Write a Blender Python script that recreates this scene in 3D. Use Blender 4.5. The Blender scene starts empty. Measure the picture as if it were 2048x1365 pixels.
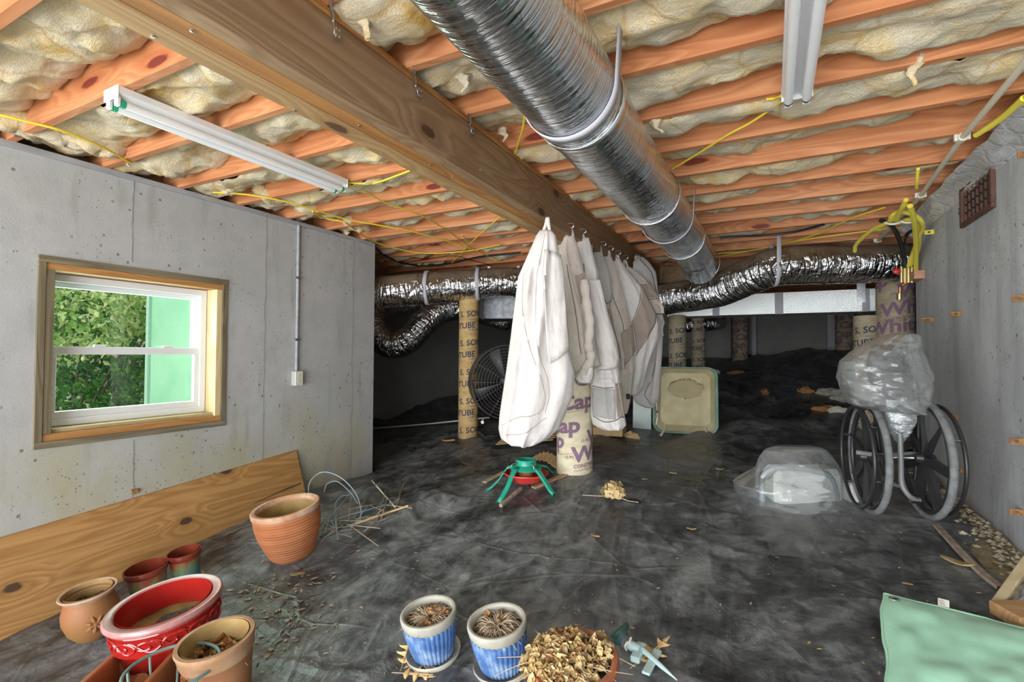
import bpy, bmesh, math, random
import numpy as np
from math import pi, sin, cos, radians, sqrt, atan2
from mathutils import Vector, Matrix

random.seed(7)
rng = np.random.default_rng(7)
SC = bpy.context.scene
COL = SC.collection

# ------------------------------------------------------------------ camera
YAW, PITCH, ROLL, FPX = radians(27.4077), radians(1.39926), radians(.2959), 1002.25
H = 1.5                                   # camera height in the scene
def _cam():
    cy, sy = cos(YAW), sin(YAW)
    F = np.array([-sy*cos(PITCH), cy*cos(PITCH), sin(PITCH)])
    r = np.array([cy, sy, 0.]); u = np.cross(r, F)
    return np.array([r*cos(ROLL)+u*sin(ROLL), -r*sin(ROLL)+u*cos(ROLL), F])
CM = _cam()
cd = bpy.data.cameras.new('camera'); cam = bpy.data.objects.new('camera', cd); COL.objects.link(cam)
cd.sensor_width = 36.0; cd.lens = FPX/2048*36.0; cd.clip_start = .02
cam.matrix_world = Matrix(((CM[0][0], CM[1][0], -CM[2][0], 0), (CM[0][1], CM[1][1], -CM[2][1], 0),
                           (CM[0][2], CM[1][2], -CM[2][2], H), (0, 0, 0, 1)))
SC.camera = cam
# ------------------------------------------------------------------ light
SC.view_settings.view_transform = 'Standard'; SC.view_settings.look = 'None'
SC.view_settings.gamma = 1; SC.view_settings.use_curve_mapping = False
SC.view_settings.exposure = 0.34
W = bpy.data.worlds.new('sky'); SC.world = W; W.use_nodes = True
wn = W.node_tree.nodes; wl = W.node_tree.links
sky = wn.new('ShaderNodeTexSky'); sky.sky_type = 'NISHITA'; sky.sun_disc = False
sky.sun_elevation = radians(55); sky.sun_rotation = radians(250); sky.air_density = 1.0; sky.dust_density = 2.5
wl.new(sky.outputs[0], wn['Background'].inputs[0]); wn['Background'].inputs[1].default_value = .14
def lamp(name, kind, loc, rot, energy, color=(1, 1, 1), **kw):
    l = bpy.data.lights.new(name, kind); l.energy = energy; l.color = color
    for k, v in kw.items(): setattr(l, k, v)
    o = bpy.data.objects.new(name, l); COL.objects.link(o); o.location = loc; o.rotation_euler = rot
    return o
lamp('sun', 'SUN', (-6, -6, 9), Vector((.22, .45, -.87)).to_track_quat('-Z', 'Y').to_euler(), 3.6, (1, .95, .86), angle=.02)
# added area fill behind the camera, as from an assumed, unseen opening
lamp('rear_fill_light', 'AREA', (-1.0, -3.6, 1.0), (radians(97), 0, 0), 560, (.97, .985, 1.0), shape='RECTANGLE', size=6.5, size_y=3.0)
lamp('window_daylight', 'AREA', (-3.98, 1.70, 1.62), (0, radians(-82), 0), 34, (.88, 1, .92), shape='RECTANGLE', size=1.1, size_y=1.1)

# ------------------------------------------------------------------ pixel helpers (measured from the camera at the origin, z up)
def ray(u, v): return np.array([(u-1024)/FPX, -(v-682.5)/FPX, 1.]) @ CM
OFF = np.array([0, 0, H])
def atz(u, v, z): d = ray(u, v); return d*z/d[2] + OFF
def atx(u, v, x): d = ray(u, v); return d*x/d[0] + OFF
def aty(u, v, y): d = ray(u, v); return d*y/d[1] + OFF
def atd(u, v, D): return ray(u, v)*D + OFF
def depth(p): return float(CM[2] @ (np.array(p)-OFF))
def proj(p):
    c = CM @ (np.array(p, float)-OFF); return 1024+FPX*c[0]/c[2], 682.5-FPX*c[1]/c[2]

# ------------------------------------------------------------------ noise
def _hash(i, j, k):
    n = (i*374761393 + j*668265263 + k*1274126177).astype(np.int64) & 0xffffffff
    n = ((n ^ (n >> 13))*1274126177) & 0xffffffff
    n = (n ^ (n >> 16)) & 0xffffff
    return n/float(0xffffff)*2-1
def vn(x, y, z=0.):
    x, y, z = np.broadcast_arrays(np.asarray(x, float), np.asarray(y, float), np.asarray(z, float))
    i, j, k = np.floor(x).astype(np.int64), np.floor(y).astype(np.int64), np.floor(z).astype(np.int64)
    fx, fy, fz = x-i, y-j, z-k
    fx, fy, fz = [t*t*t*(t*(t*6-15)+10) for t in (fx, fy, fz)]
    r = 0
    for a in (0, 1):
        for b in (0, 1):
            for c in (0, 1):
                r = r + _hash(i+a, j+b, k+c)*(fx if a else 1-fx)*(fy if b else 1-fy)*(fz if c else 1-fz)
    return r
def fbm(x, y, z=0., o=3):
    r = 0; a = 1.; s = 1.
    for n in range(o): r = r + a*vn(np.asarray(x)*s+n*17.3, np.asarray(y)*s+n*5.1, np.asarray(z)*s); a *= .5; s *= 2.03
    return r
def ridge(x, y, z=0.): return 1-np.abs(vn(x, y, z))

# ------------------------------------------------------------------ ground shape (x, y, height relative to the camera)
GP = np.array([(-3.4, -.5, -1.70), (-3.4, 1.06, -1.45), (-3.4, 2, -1.30), (-3.4, 2.84, -1.17), (-3.4, 3.7, -1.15), (-2.5, 2.1, -1.25), (-2.5, 1.3, -1.40),
 (-1.2, 1.75, -1.26), (-1.2, -.5, -1.62), (1.05, -.5, -1.5), (1.05, 1.75, -1.14), (1.05, 2.6, -.98), (1.05, 3.5, -.90), (1.05, 5, -.88), (-1.31, 3.55, -.89),
 (-.3, 3, -.97), (-3.13, 4.95, -.93), (-5.5, 6.2, -1.12), (-5.5, 4, -1.25), (-.9, 5.3, -.87), (1, 6, -.74), (0, 8, -.47), (-.6, 11.4, -.12), (1.2, 11.2, .0),
 (-.3, 12.2, -.03), (4, 12, .03), (4, 5, -.8), (-5.5, 9, -.75), (-5.5, 12, -.2), (-2.2, 3.2, -1.06)])
def _solve():
    n = len(GP); d = np.hypot(GP[:, None, 0]-GP[None, :, 0], GP[:, None, 1]-GP[None, :, 1])
    A = np.zeros((n+3, n+3)); A[:n, :n] = np.sqrt(d*d+.16)+np.eye(n)*-.03
    A[:n, n] = A[n, :n] = 1; A[:n, n+1] = A[n+1, :n] = GP[:, 0]; A[:n, n+2] = A[n+2, :n] = GP[:, 1]
    return np.linalg.solve(A, np.concatenate([GP[:, 2], [0, 0, 0]]))
GW = _solve()
def gz(x, y):
    x = np.asarray(x, float); y = np.asarray(y, float)
    r = GW[-3]+GW[-2]*x+GW[-1]*y
    for (a, b, _), w in zip(GP, GW[:-3]): r = r + w*np.sqrt((x-a)**2+(y-b)**2+.16)
    return r
def sheet_h(x, y):
    """relief of the plastic sheet above the ground"""
    back = np.clip((y-4.6)/1.6, 0, 1); bunch = np.exp(-((x+2.45)**2/.35+(y-2.95)**2/.25))
    h = .02+.022*fbm(x*.9, y*.9, 3.1)*(1+2.2*back)+back*.05*fbm(x*1.9, y*1.9, 8.)
    w = .30*fbm(x*.7, y*.7, 5.)
    for k, (ang, sc, st, amp) in enumerate(((.35, 1.6, .22, .016), (1.15, 1.9, .25, .013), (-.45, 1.4, .2, .014), (2.2, 2.4, .3, .007))):
        c, s = cos(ang), sin(ang); p = (x*c+y*s)*sc+w*2.2; q = (-x*s+y*c)*sc*st
        m = np.clip(.5+.9*vn(x*.8+k*9, y*.8-k*4, 1.7), 0, 1)
        h = h+amp*ridge(p, q, k*3.3)**9*m*(1+1.5*bunch)
    h = h+.006*ridge(x*4.3+w*3, y*4.3, 2.)**4+.005*fbm(x*7, y*7, 4., 2)*(1+3*bunch+back)+bunch*.10*(ridge(x*3+w, y*2.2, 6.)-.4)
    return h
def floor_at(x, y): return float(gz(x, y)+sheet_h(np.array([x]), np.array([y]))[0])+H
def gp(u, v, up=0.):
    """where the view through a pixel meets the sheet"""
    d = ray(u, v); lo, hi = .6, 16.
    for n in (180, 40, 30):
        t = np.linspace(lo, hi, n); x, y, z = d[0]*t, d[1]*t, d[2]*t
        hit = np.nonzero(z < gz(x, y)+sheet_h(x, y)+up)[0]
        if not len(hit): return d*14.+OFF
        k = max(1, hit[0]); lo, hi = t[k-1], t[k]
    return d*hi+OFF
def gnormal(x, y, e=.12):
    dx = (gz(x+e, y)-gz(x-e, y))/(2*e); dy = (gz(x, y+e)-gz(x, y-e))/(2*e)
    return Vector((-dx, -dy, 1)).normalized()

# ------------------------------------------------------------------ materials
MATS = {}
class NT:
    def __init__(s, name):
        s.m = bpy.data.materials.new(name); s.m.use_nodes = True; s.t = s.m.node_tree; s.n = s.t.nodes
        s.b = s.n['Principled BSDF']; s.out = s.n['Material Output']
    def new(s, k, **kw):
        x = s.n.new('ShaderNode'+k)
        for a, v in kw.items(): setattr(x, a, v)
        return x
    def link(s, a, b): s.t.links.new(a, b)
    def setin(s, node, key, val):
        if hasattr(val, 'is_output'): s.link(val, node.inputs[key])
        else:
            if isinstance(val, (tuple, list)) and len(val) == 3 and node.inputs[key].type == 'RGBA': val = (*val, 1)
            node.inputs[key].default_value = val
    def coord(s, which='Object', scale=(1, 1, 1), rot=(0, 0, 0), rnd=0):
        tc = s.new('TexCoord'); mp = s.new('Mapping'); src = tc.outputs[which]
        if rnd:
            oi = s.new('ObjectInfo'); cx = s.new('VectorMath', operation='SCALE'); cx.inputs[0].default_value = (rnd, rnd*.7, rnd*1.3)
            s.link(oi.outputs['Random'], cx.inputs['Scale']); ad = s.new('VectorMath', operation='ADD'); s.link(src, ad.inputs[0]); s.link(cx.outputs[0], ad.inputs[1]); src = ad.outputs[0]
        s.link(src, mp.inputs[0]); mp.inputs['Scale'].default_value = scale; mp.inputs['Rotation'].default_value = rot
        return mp.outputs[0]
    def noise(s, vec, scale, detail=3, rough=.55, dist=0, out='Fac'):
        x = s.new('TexNoise'); s.link(vec, x.inputs['Vector']); x.inputs['Scale'].default_value = scale; x.inputs['Detail'].default_value = detail
        x.inputs['Roughness'].default_value = rough; x.inputs['Distortion'].default_value = dist; return x.outputs[out]
    def voro(s, vec, scale, feature='F1', rand=1., out='Distance', dims='3D'):
        x = s.new('TexVoronoi', feature=feature, voronoi_dimensions=dims); s.link(vec, x.inputs['Vector']); x.inputs['Scale'].default_value = scale; x.inputs['Randomness'].default_value = rand
        return x.outputs[out]
    def ramp(s, fac, stops, interp='LINEAR'):
        r = s.new('ValToRGB'); s.link(fac, r.inputs[0]); e = r.color_ramp.elements; r.color_ramp.interpolation = interp
        while len(e) < len(stops): e.new(.5)
        for q, (p, c) in zip(e, stops):
            q.position = p; q.color = (c, c, c, 1) if isinstance(c, (int, float)) else (*c, 1)
        return r.outputs[0]
    def mix(s, fac, a, b, mode='MIX'):
        x = s.new('MixRGB', blend_type=mode); s.setin(x, 0, fac); s.setin(x, 1, a); s.setin(x, 2, b); return x.outputs[0]
    def math(s, op, a, b=0., clamp=False):
        x = s.new('Math', operation=op, use_clamp=clamp); s.setin(x, 0, a); s.setin(x, 1, b); return x.outputs[0]
    def bump(s, h, strength=.5, dist=.01, normal=None):
        x = s.new('Bump'); s.link(h, x.inputs['Height']); x.inputs['Strength'].default_value = strength; x.inputs['Distance'].default_value = dist
        if normal is not None: s.link(normal, x.inputs['Normal'])
        return x.outputs[0]
    def fin(s, color=None, rough=None, metal=None, normal=None, spec=None, **kw):
        if color is not None: s.setin(s.b, 'Base Color', color)
        if rough is not None: s.setin(s.b, 'Roughness', rough)
        if metal is not None: s.setin(s.b, 'Metallic', metal)
        if normal is not None: s.setin(s.b, 'Normal', normal)
        if spec is not None: s.setin(s.b, 'Specular IOR Level', spec)
        for k, v in kw.items(): s.setin(s.b, k, v)
        return s.m
def mixed(name, a, b, scale=6., rough=.6, bumpk=.2, bd=.004, metal=0., stops=(.35, .65), detail=4, rnd=0, spec=None, fine=8.):
    if name in MATS: return MATS[name]
    t = NT(name); v = t.coord(rnd=rnd); n = t.noise(v, scale, detail)
    c = t.ramp(n, ((stops[0], a), (stops[1], b)))
    nb = t.noise(v, scale*fine, 3)
    MATS[name] = t.fin(c, rough, metal, t.bump(nb, bumpk, bd) if bumpk else None, spec); return MATS[name]
def wood(name, axis, light, dark, ring, knot=(.18, .03, .02), grain=26., kscale=1.0, knots=True, rough=.6, rnd=5., bands=11., kvec=None, gs=6.):
    """grain that runs along one axis: growth rings as contour lines, fine fibre streaks and scattered knots"""
    t = NT(name); lo = [1., 1., 1.]; lo[axis] = .10; fi = [1., 1., 1.]; fi[axis] = .025; ks = [1., 1., 1.]; ks[axis] = .5; ks = kvec or ks
    v = t.coord(scale=tuple(lo), rnd=rnd); vf = t.coord(scale=tuple(fi), rnd=rnd); kr = (pi/2, 0, 0) if ks[1] == 0 else ((0, pi/2, 0) if ks[0] == 0 else (0, 0, 0)); vk = t.coord(scale=tuple(ks), rot=kr, rnd=rnd)
    dk = t.voro(vk, 2.6*kscale, dims='2D' if kvec else '3D') if knots else None
    base = t.noise(v, gs, 2, .45, .25)
    if knots: base = t.math('ADD', base, t.math('MULTIPLY', t.ramp(dk, ((.0, 1.), (.30, 0.))), .22))
    fr = t.math('FRACT', t.math('MULTIPLY', base, bands)); rg = t.ramp(fr, ((0., 0.), (.70, 1.), (.86, .55), (1., 0.)))
    st = t.noise(vf, 42., 4, .6); big = t.noise(v, 2.2, 3); fine = t.noise(vf, 160., 3)
    c = t.mix(t.ramp(big, ((.3, 0.), (.7, 1.))), light, dark)
    c = t.mix(t.math('MULTIPLY', rg, .60), c, ring); c = t.mix(t.math('MULTIPLY', t.ramp(st, ((.42, 0.), (.75, 1.))), .38), c, ring)
    c = t.mix(t.math('MULTIPLY', fine, .18), c, tuple(x*.7 for x in ring))
    if knots:
        km = t.ramp(t.math('ADD', dk, t.math('MULTIPLY', t.math('SUBTRACT', t.noise(vk, 30., 2), .5), .05)), ((.050, 1.), (.072, 0.))); c = t.mix(t.math('MULTIPLY', t.ramp(dk, ((.07, .7), (.17, 0.))), .7), c, ring)
        c = t.mix(t.math('MULTIPLY', km, .9), c, knot)
    MATS[name] = t.fin(c, rough, normal=t.bump(t.math('ADD', rg, t.math('ADD', st, fine)), .10, .002)); return MATS[name]
def foil(name, dust=0., base=(.80, .81, .83), along=26., around=3.5, strength=.9, rough=.16, bd=.012, metal=1.):
    t = NT(name); v = t.coord('UV', scale=(along, around, 1)); v2 = t.coord('UV', scale=(along*.22, around*2.2, 1))
    n1 = t.noise(v, 1.6, 4, .6, .6); n2 = t.noise(v2, 2.2, 3, .5, 1.); vo = t.voro(v, 1.1, 'DISTANCE_TO_EDGE')
    h = t.math('ADD', t.math('ADD', n1, t.math('MULTIPLY', n2, .7)), t.math('MULTIPLY', t.ramp(vo, ((0., 0.), (.12, 1.))), .35))
    nm = t.bump(h, strength, bd)
    if not dust: return t.fin(base, rough, metal, nm)
    ge = t.new('NewGeometry'); sp = t.new('SeparateXYZ'); t.link(ge.outputs['Normal'], sp.inputs[0])
    dn = t.noise(t.coord(), 5., 4); f = t.math('ADD', sp.outputs[2], t.math('MULTIPLY', t.math('SUBTRACT', dn, .5), 1.6))
    f = t.ramp(f, ((.30, 0.), (.72, dust)))
    t.fin(base, rough, 1., nm)
    db = t.new('BsdfDiffuse'); db.inputs[0].default_value = (.20, .155, .11, 1); ms = t.new('MixShader')
    t.link(f, ms.inputs[0]); t.link(t.b.outputs[0], ms.inputs[1]); t.link(db.outputs[0], ms.inputs[2]); t.link(ms.outputs[0], t.out.inputs[0]); return t.m
def film(name, color=(.86, .88, .88), clear=.5, rough=.18, bscale=14., strength=.8, hazy=.6):
    """thin polythene: part clear, part milky, glossy and crumpled"""
    t = NT(name); v = t.coord(); n = t.noise(v, bscale, 4, .6, 1.2); vo = t.voro(v, bscale*.8, 'DISTANCE_TO_EDGE'); h = t.math('ADD', n, t.math('MULTIPLY', vo, -.6))
    nm = t.bump(h, strength, .012)
    tr = t.new('BsdfTransparent'); tl = t.new('BsdfTranslucent'); df = t.new('BsdfDiffuse'); gl = t.new('BsdfGlossy')
    tr.inputs[0].default_value = (.97, .98, .98, 1); tl.inputs[0].default_value = df.inputs[0].default_value = (*color, 1); gl.inputs['Roughness'].default_value = rough
    for x in (df, tl, gl): t.link(nm, x.inputs['Normal'])
    def ms(f, a, b):
        m = t.new('MixShader'); t.setin(m, 0, f); t.link(a, m.inputs[1]); t.link(b, m.inputs[2]); return m.outputs[0]
    milky = ms(.5, df.outputs[0], tl.outputs[0])
    fr = t.new('Fresnel'); fr.inputs[0].default_value = 1.5; t.link(nm, fr.inputs['Normal'])
    cl = t.ramp(t.noise(v, 5., 2), ((.3, clear-.12), (.7, clear+.12)))
    s1 = ms(cl, milky, tr.outputs[0]); s2 = ms(t.math('ADD', t.math('MULTIPLY', fr.outputs[0], .45), .03, True), s1, gl.outputs[0])
    t.link(s2, t.out.inputs[0]); return t.m
def flat(name, c, rough=.5, metal=0., spec=None, **kw):
    if name in MATS: return MATS[name]
    t = NT(name); v = t.coord(rnd=3.); n = t.noise(v, 40., 3)
    col = t.mix(t.math('MULTIPLY', n, .25), c, tuple(x*.72 for x in c))
    MATS[name] = t.fin(col, rough, metal, t.bump(n, .08, .002), spec, **kw); return MATS[name]

def concrete_mat(name, stain=True, base=((.40, .41, .415), (.50, .51, .515)), streak=0.):
    t = NT(name); v = t.coord(); big = t.noise(v, 1.3, 5, .6); mid = t.noise(v, 9., 5, .65); fine = t.noise(v, 90., 4)
    c = t.ramp(big, ((.3, base[0]), (.7, base[1])))
    c = t.mix(t.ramp(mid, ((.45, 0.), (.75, .35))), c, (.30, .31, .30))
    if stain:
        sep = t.new('SeparateXYZ'); t.link(v, sep.inputs[0]); low = t.math('MULTIPLY', t.math('SUBTRACT', 1.42, sep.outputs[2], True), 1.5, True)
        st = t.math('MULTIPLY', low, t.ramp(t.noise(t.coord(scale=(1, 1, .45)), 2.6, 4), ((.35, 0.), (.66, .9))))
        c = t.mix(st, c, (.40, .375, .245))
        sk = t.math('MULTIPLY', t.ramp(t.noise(t.coord(scale=(3, 3, .5)), 3.2, 4), ((.58, 0.), (.72, .45))), 1.)
        c = t.mix(sk, c, (.26, .27, .24))
    if streak: c = t.mix(t.math('MULTIPLY', t.ramp(t.noise(t.coord(scale=(1, 1, .14)), 5.5, 5, .6), ((.46, 0.), (.70, 1.))), streak), c, (.25, .26, .26))
    pv = t.voro(t.coord(scale=(1, 1, 1)), 14.); pm = t.math('MULTIPLY', t.ramp(pv, ((.08, 1.), (.15, 0.))), t.ramp(t.noise(v, 1.5, 2), ((.44, 0.), (.54, 1.))))
    pv2 = t.voro(v, 34.); pm2 = t.math('MULTIPLY', t.ramp(pv2, ((.10, 1.), (.18, 0.))), t.ramp(t.noise(v, 2.3, 2), ((.48, 0.), (.58, 1.))))
    pit = t.math('MAXIMUM', pm, pm2); c = t.mix(t.math('MULTIPLY', pit, .75), c, (.13, .13, .13))
    hh = t.math('SUBTRACT', t.math('ADD', t.math('MULTIPLY', mid, .5), t.math('MULTIPLY', fine, .35)), pit)
    return t.fin(c, .82, normal=t.bump(hh, .35, .006))

def sheet_mat():
    t = NT('black_polythene'); v = t.coord(); a = t.noise(v, 1.5, 6, .62, .4); b = t.noise(v, 6.5, 6, .68, .6); f = t.noise(v, 60., 4)
    st = t.noise(t.coord(scale=(1, .25, 1), rot=(0, 0, .6)), 9., 4, .6, .8)
    d = t.math('ADD', t.math('MULTIPLY', a, .50), t.math('ADD', t.math('MULTIPLY', b, .42), t.math('MULTIPLY', st, .22)))
    c = t.ramp(d, ((.45, (.016, .017, .018)), (.54, (.058, .062, .065)), (.63, (.165, .172, .174)), (.74, (.29, .295, .285))))
    speck = t.ramp(t.voro(v, 17.), ((.035, 1.), (.06, 0.))); c = t.mix(t.math('MULTIPLY', speck, .5), c, (.45, .40, .30))
    r = t.ramp(d, ((.46, .25), (.70, .55)))
    n1 = t.noise(v, 11., 5, .6, 1.5); vo = t.voro(t.coord(scale=(1, .6, 1), rot=(0, 0, .5)), 5.5, 'DISTANCE_TO_EDGE')
    h = t.math('ADD', t.math('MULTIPLY', n1, 1.), t.math('MULTIPLY', t.ramp(vo, ((0., 1.), (.10, 0.))), .5))
    cr1 = t.voro(t.coord(scale=(1, .35, 1), rot=(0, 0, .55)), 2.6, 'DISTANCE_TO_EDGE'); cr2 = t.voro(t.coord(scale=(.45, 1, 1), rot=(0, 0, .35)), 3.1, 'DISTANCE_TO_EDGE')
    cr = t.math('ADD', t.ramp(cr1, ((0., 1.), (.035, 0.))), t.ramp(cr2, ((0., 1.), (.03, 0.)))); cr = t.math('MULTIPLY', cr, t.ramp(t.noise(v, 1.2, 2), ((.42, 0.), (.58, 1.))))
    c = t.mix(t.math('MULTIPLY', cr, .16), c, (.24, .25, .245))
    h = t.math('ADD', h, t.math('MULTIPLY', cr, .6))
    return t.fin(c, r, normal=t.bump(t.math('ADD', h, t.math('MULTIPLY', f, .15)), .5, .014), spec=.6)

def fibre_mat():
    t = NT('fibreglass_wool'); v = t.coord(rnd=9.); a = t.noise(v, 4., 5, .6, .8); b = t.noise(t.coord(scale=(.6, 1, 1), rnd=9.), 14., 6, .7, 1.6); f = t.noise(v, 90., 4, .7, 2.)
    c = t.ramp(a, ((.28, (.80, .70, .52)), (.46, (.88, .78, .58)), (.58, (.90, .74, .45)), (.72, (.86, .52, .13))))
    c = t.mix(t.ramp(b, ((.52, 0.), (.72, .7))), c, (.94, .90, .82)); c = t.mix(t.ramp(b, ((.26, .7), (.40, 0.))), c, (.66, .46, .17))
    vo = t.voro(v, 3.2, 'DISTANCE_TO_EDGE'); c = t.mix(t.ramp(vo, ((0., .5), (.035, 0.))), c, (.62, .36, .08))
    h = t.math('ADD', b, t.math('MULTIPLY', f, .4))
    t.b.inputs['Subsurface Weight'].default_value = 0
    return t.fin(c, .95, normal=t.bump(h, .9, .02), spec=.1)

def cloth_mat(name, base, dirt, weave=500., dirtk=.6, fold_k=.35):
    t = NT(name); v = t.coord(rnd=4.); n = t.noise(v, 5., 5, .6); s = t.noise(v, 20., 4)
    c = t.mix(t.math('MULTIPLY', t.ramp(n, ((.45, 0.), (.75, 1.))), dirtk), base, dirt); c = t.mix(t.math('MULTIPLY', t.ramp(s, ((.55, 0.), (.75, 1.))), .25), c, dirt)
    fold = t.noise(t.coord(scale=(1, 1, .35), rnd=4.), 11., 3, .5, .8)
    return t.fin(c, .85, normal=t.bump(fold, fold_k, .02), spec=.25, **{'Sheen Weight': .15})

WHT = flat('white_enamel', (.84, .85, .87), .35)
TUBE = flat('white_tube', (.88, .89, .91), .2)
GRN = flat('green_cap', (.02, .38, .20), .4)
BLK = flat('black_rubber', (.03, .03, .032), .5)
BLACKP = flat('black_plastic', (.022, .022, .024), .38)
GREY = flat('grey_plastic', (.18, .185, .19), .4)
TIRE = mixed('grey_tyre', (0.12, 0.125, 0.13), (0.21, 0.215, 0.22), 20., .75, .3, .003)
STEEL = mixed('galvanised_steel', (.50, .52, .54), (.70, .72, .74), 30., .35, .1, .001, 1.)
CHROME = flat('dark_chrome', (.42, .43, .45), .25, 1.)
RUST = mixed('rusty_steel', (0.2, 0.075, 0.025), (0.4, 0.2, 0.055), 45., .8, .5, .003)
RBROWN = mixed('rust_brown_paint', (0.075, 0.035, 0.026), (0.14, 0.065, 0.045), 18., .6, .3, .002)
COPPER = flat('copper', (.62, .26, .13), .4, 1.)
BRASS = flat('brass', (.60, .50, .25), .4, 1.)
REDP = flat('red_plastic', (.62, .03, .02), .35)
YEL = flat('yellow_cable', (.86, .66, .05), .5)
YELG = flat('yellow_gas_tube', (.88, .76, .09), .45)
CREAM = flat('cream_pipe', (.72, .66, .52), .5)
PVCW = flat('white_pipe', (.78, .77, .72), .4)
WHITEV = flat('white_vinyl', (.82, .83, .86), .35)
JOIST = wood('pine_joist', 0, (.76, .38, .18), (.66, .28, .115), (.44, .13, .045), (.15, .012, .012), kscale=.8, bands=13., kvec=(.42, 0, 1.5), gs=7.)
GIRD = wood('weathered_girder', 1, (.40, .27, .155), (.32, .20, .11), (.17, .09, .04), (.06, .025, .012), kscale=.9, bands=13., kvec=(0, .6, 1.2))
GIRD2 = wood('pale_girder_face', 1, (.56, .38, .19), (.46, .29, .13), (.28, .15, .055), (.09, .035, .015), kscale=.8, kvec=(1.2, .6, 0))
GIRD3 = wood('amber_girder_face', 1, (.52, .26, .08), (.42, .18, .05), (.22, .08, .025), (.10, .03, .02), kscale=.8, kvec=(1.2, .6, 0))
PLY = wood('fir_plywood', 1, (.60, .35, .13), (.50, .27, .09), (.27, .12, .03), (.05, .03, .02), kscale=1.15, rnd=0., bands=14., kvec=(0, .55, 1.0), gs=5.)
OLDW = wood('grey_weathered_wood', 2, (.30, .26, .16), (.20, .165, .10), (.085, .06, .03), knots=False, grain=22.)
OLDWY = wood('grey_weathered_wood_level', 1, (.31, .27, .18), (.21, .18, .12), (.09, .065, .035), knots=False, grain=22.)
AMBW = wood('amber_lumber', 1, (.60, .34, .12), (.50, .25, .08), (.34, .14, .04), (.12, .03, .015), grain=10.)
PALEW = wood('pale_lumber', 2, (.82, .70, .44), (.74, .60, .34), (.60, .44, .20), knots=False, grain=9.)
SHIM = wood('cedar_slats', 0, (.52, .38, .20), (.42, .29, .14), (.26, .16, .07), knots=False, grain=20.)
STICK = mixed('grey_stick_wood', (.26, .19, .14), (.42, .33, .25), 30., .8, .4, .003)
CARD = mixed('cardboard', (.46, .30, .14), (.54, .37, .19), 8., .85, .1, .002)
SUB = wood('subfloor', 0, (.40, .24, .12), (.32, .18, .08), (.2, .1, .05), knots=False)
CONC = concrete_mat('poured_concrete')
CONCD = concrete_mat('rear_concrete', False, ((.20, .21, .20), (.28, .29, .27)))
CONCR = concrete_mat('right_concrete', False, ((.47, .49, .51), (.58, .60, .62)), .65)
SOIL = mixed('tan_soil', (.36, .27, .15), (.58, .48, .30), 14., .95, .9, .02)
ORANGE = mixed('orange_clay', (.38, .17, .06), (.52, .28, .11), 25., .95, .6, .01)
SHEET = sheet_mat(); WOOL = fibre_mat()
FOILM = foil('duct_foil', 0., base=(.66, .69, .71), along=34., around=2.2, strength=.5, rough=.17)
FOILC = foil('crinkled_foil', .9, along=17., around=2.6, strength=1., rough=.16, bd=.03)
FOILS = foil('sill_foil', 0., base=(.90, .91, .94), along=9., around=9., strength=.9, rough=.38, metal=.55)
FOILB = foil('dark_foil', .25, base=(.58, .59, .60), along=20., around=3., strength=1., rough=.14, bd=.03)
BOARDF = foil('duct_board_foil', 0., base=(.86, .90, .90), along=60., around=60., strength=.25, rough=.42)
STRAP = flat('grey_strap', (.50, .50, .55), .7)
TAPE = foil('silver_tape', 0., base=(.78, .79, .80), along=30., around=9., strength=.8, rough=.22)
BAG = film('clear_bag', (.62, .65, .66), clear=.66, rough=.2, bscale=8., strength=.5)
WRAP = film('stretch_wrap', (.6, .62, .63), .4, .12, 30.)
CLOTHA = cloth_mat('offwhite_canvas', (.66, .625, .605), (.50, .43, .39), dirtk=.4)
CLOTHB = cloth_mat('beige_canvas', (.56, .50, .45), (.40, .31, .25))
CLOTHC = cloth_mat('grey_canvas', (.46, .445, .43), (.33, .30, .27))
CLOTHT = cloth_mat('taupe_canvas', (.36, .30, .25), (.28, .22, .18))
CLOTHG = cloth_mat('mid_grey_panel', (.42, .41, .40), (.32, .30, .28))
PIPING = flat('dark_piping', (.10, .08, .075), .8)
MINT = cloth_mat('mint_canvas', (.36, .66, .48), (.32, .46, .32), dirtk=.6, fold_k=.06)
TERRA = mixed('terracotta', (0.4, 0.14, 0.05), (0.48, 0.19, 0.075), 5., .75, .15, .002)
TERRAR = mixed('limed_terracotta_rim', (0.44, 0.21, 0.11), (0.62, 0.44, 0.32), 9., .8, .2, .002)
TERRAP = mixed('pink_terracotta', (0.34, 0.125, 0.05), (0.26, 0.135, 0.04), 4., .6, .1, .002)
TERRAI = mixed('mossy_terracotta', (0.3, 0.17, 0.05), (0.4, 0.28, 0.11), 8., .85, .25, .003)
REDG = mixed('red_glaze', (.30, .010, .009), (.42, .022, .016), 3., .14, .05, .002, spec=.7)
REDRIM = mixed('worn_red_rim', (0.38, 0.13, 0.12), (0.5, 0.29, 0.28), 7., .25, .05, .002)
TAN = mixed('tan_clay', (0.27, 0.105, 0.04), (0.34, 0.16, 0.07), 4., .7, .15, .002)
TANRIM = mixed('chalky_clay_rim', (0.34, 0.17, 0.075), (0.48, 0.32, 0.2), 6., .8, .15, .002)
OLIVE = mixed('olive_interior', (0.2, 0.155, 0.04), (0.34, 0.26, 0.1), 8., .8, .2, .002)
BRNG = mixed('maroon_glaze', (0.13, 0.016, 0.009), (0.24, 0.05, 0.025), 6., .2, .05, .002, spec=.7)
STONEW = mixed('stoneware', (0.33, 0.32, 0.26), (0.5, 0.48, 0.41), 9., .5, .15, .002)
BLUEG = None
POTSOIL = mixed('potting_soil', (.05, .045, .035), (.22, .19, .14), 90., .95, .9, .012)
DRY = mixed('dry_leaves', (0.5, 0.33, 0.12), (0.66, 0.52, 0.28), 22., .8, .2, .003, rnd=7.)
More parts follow.
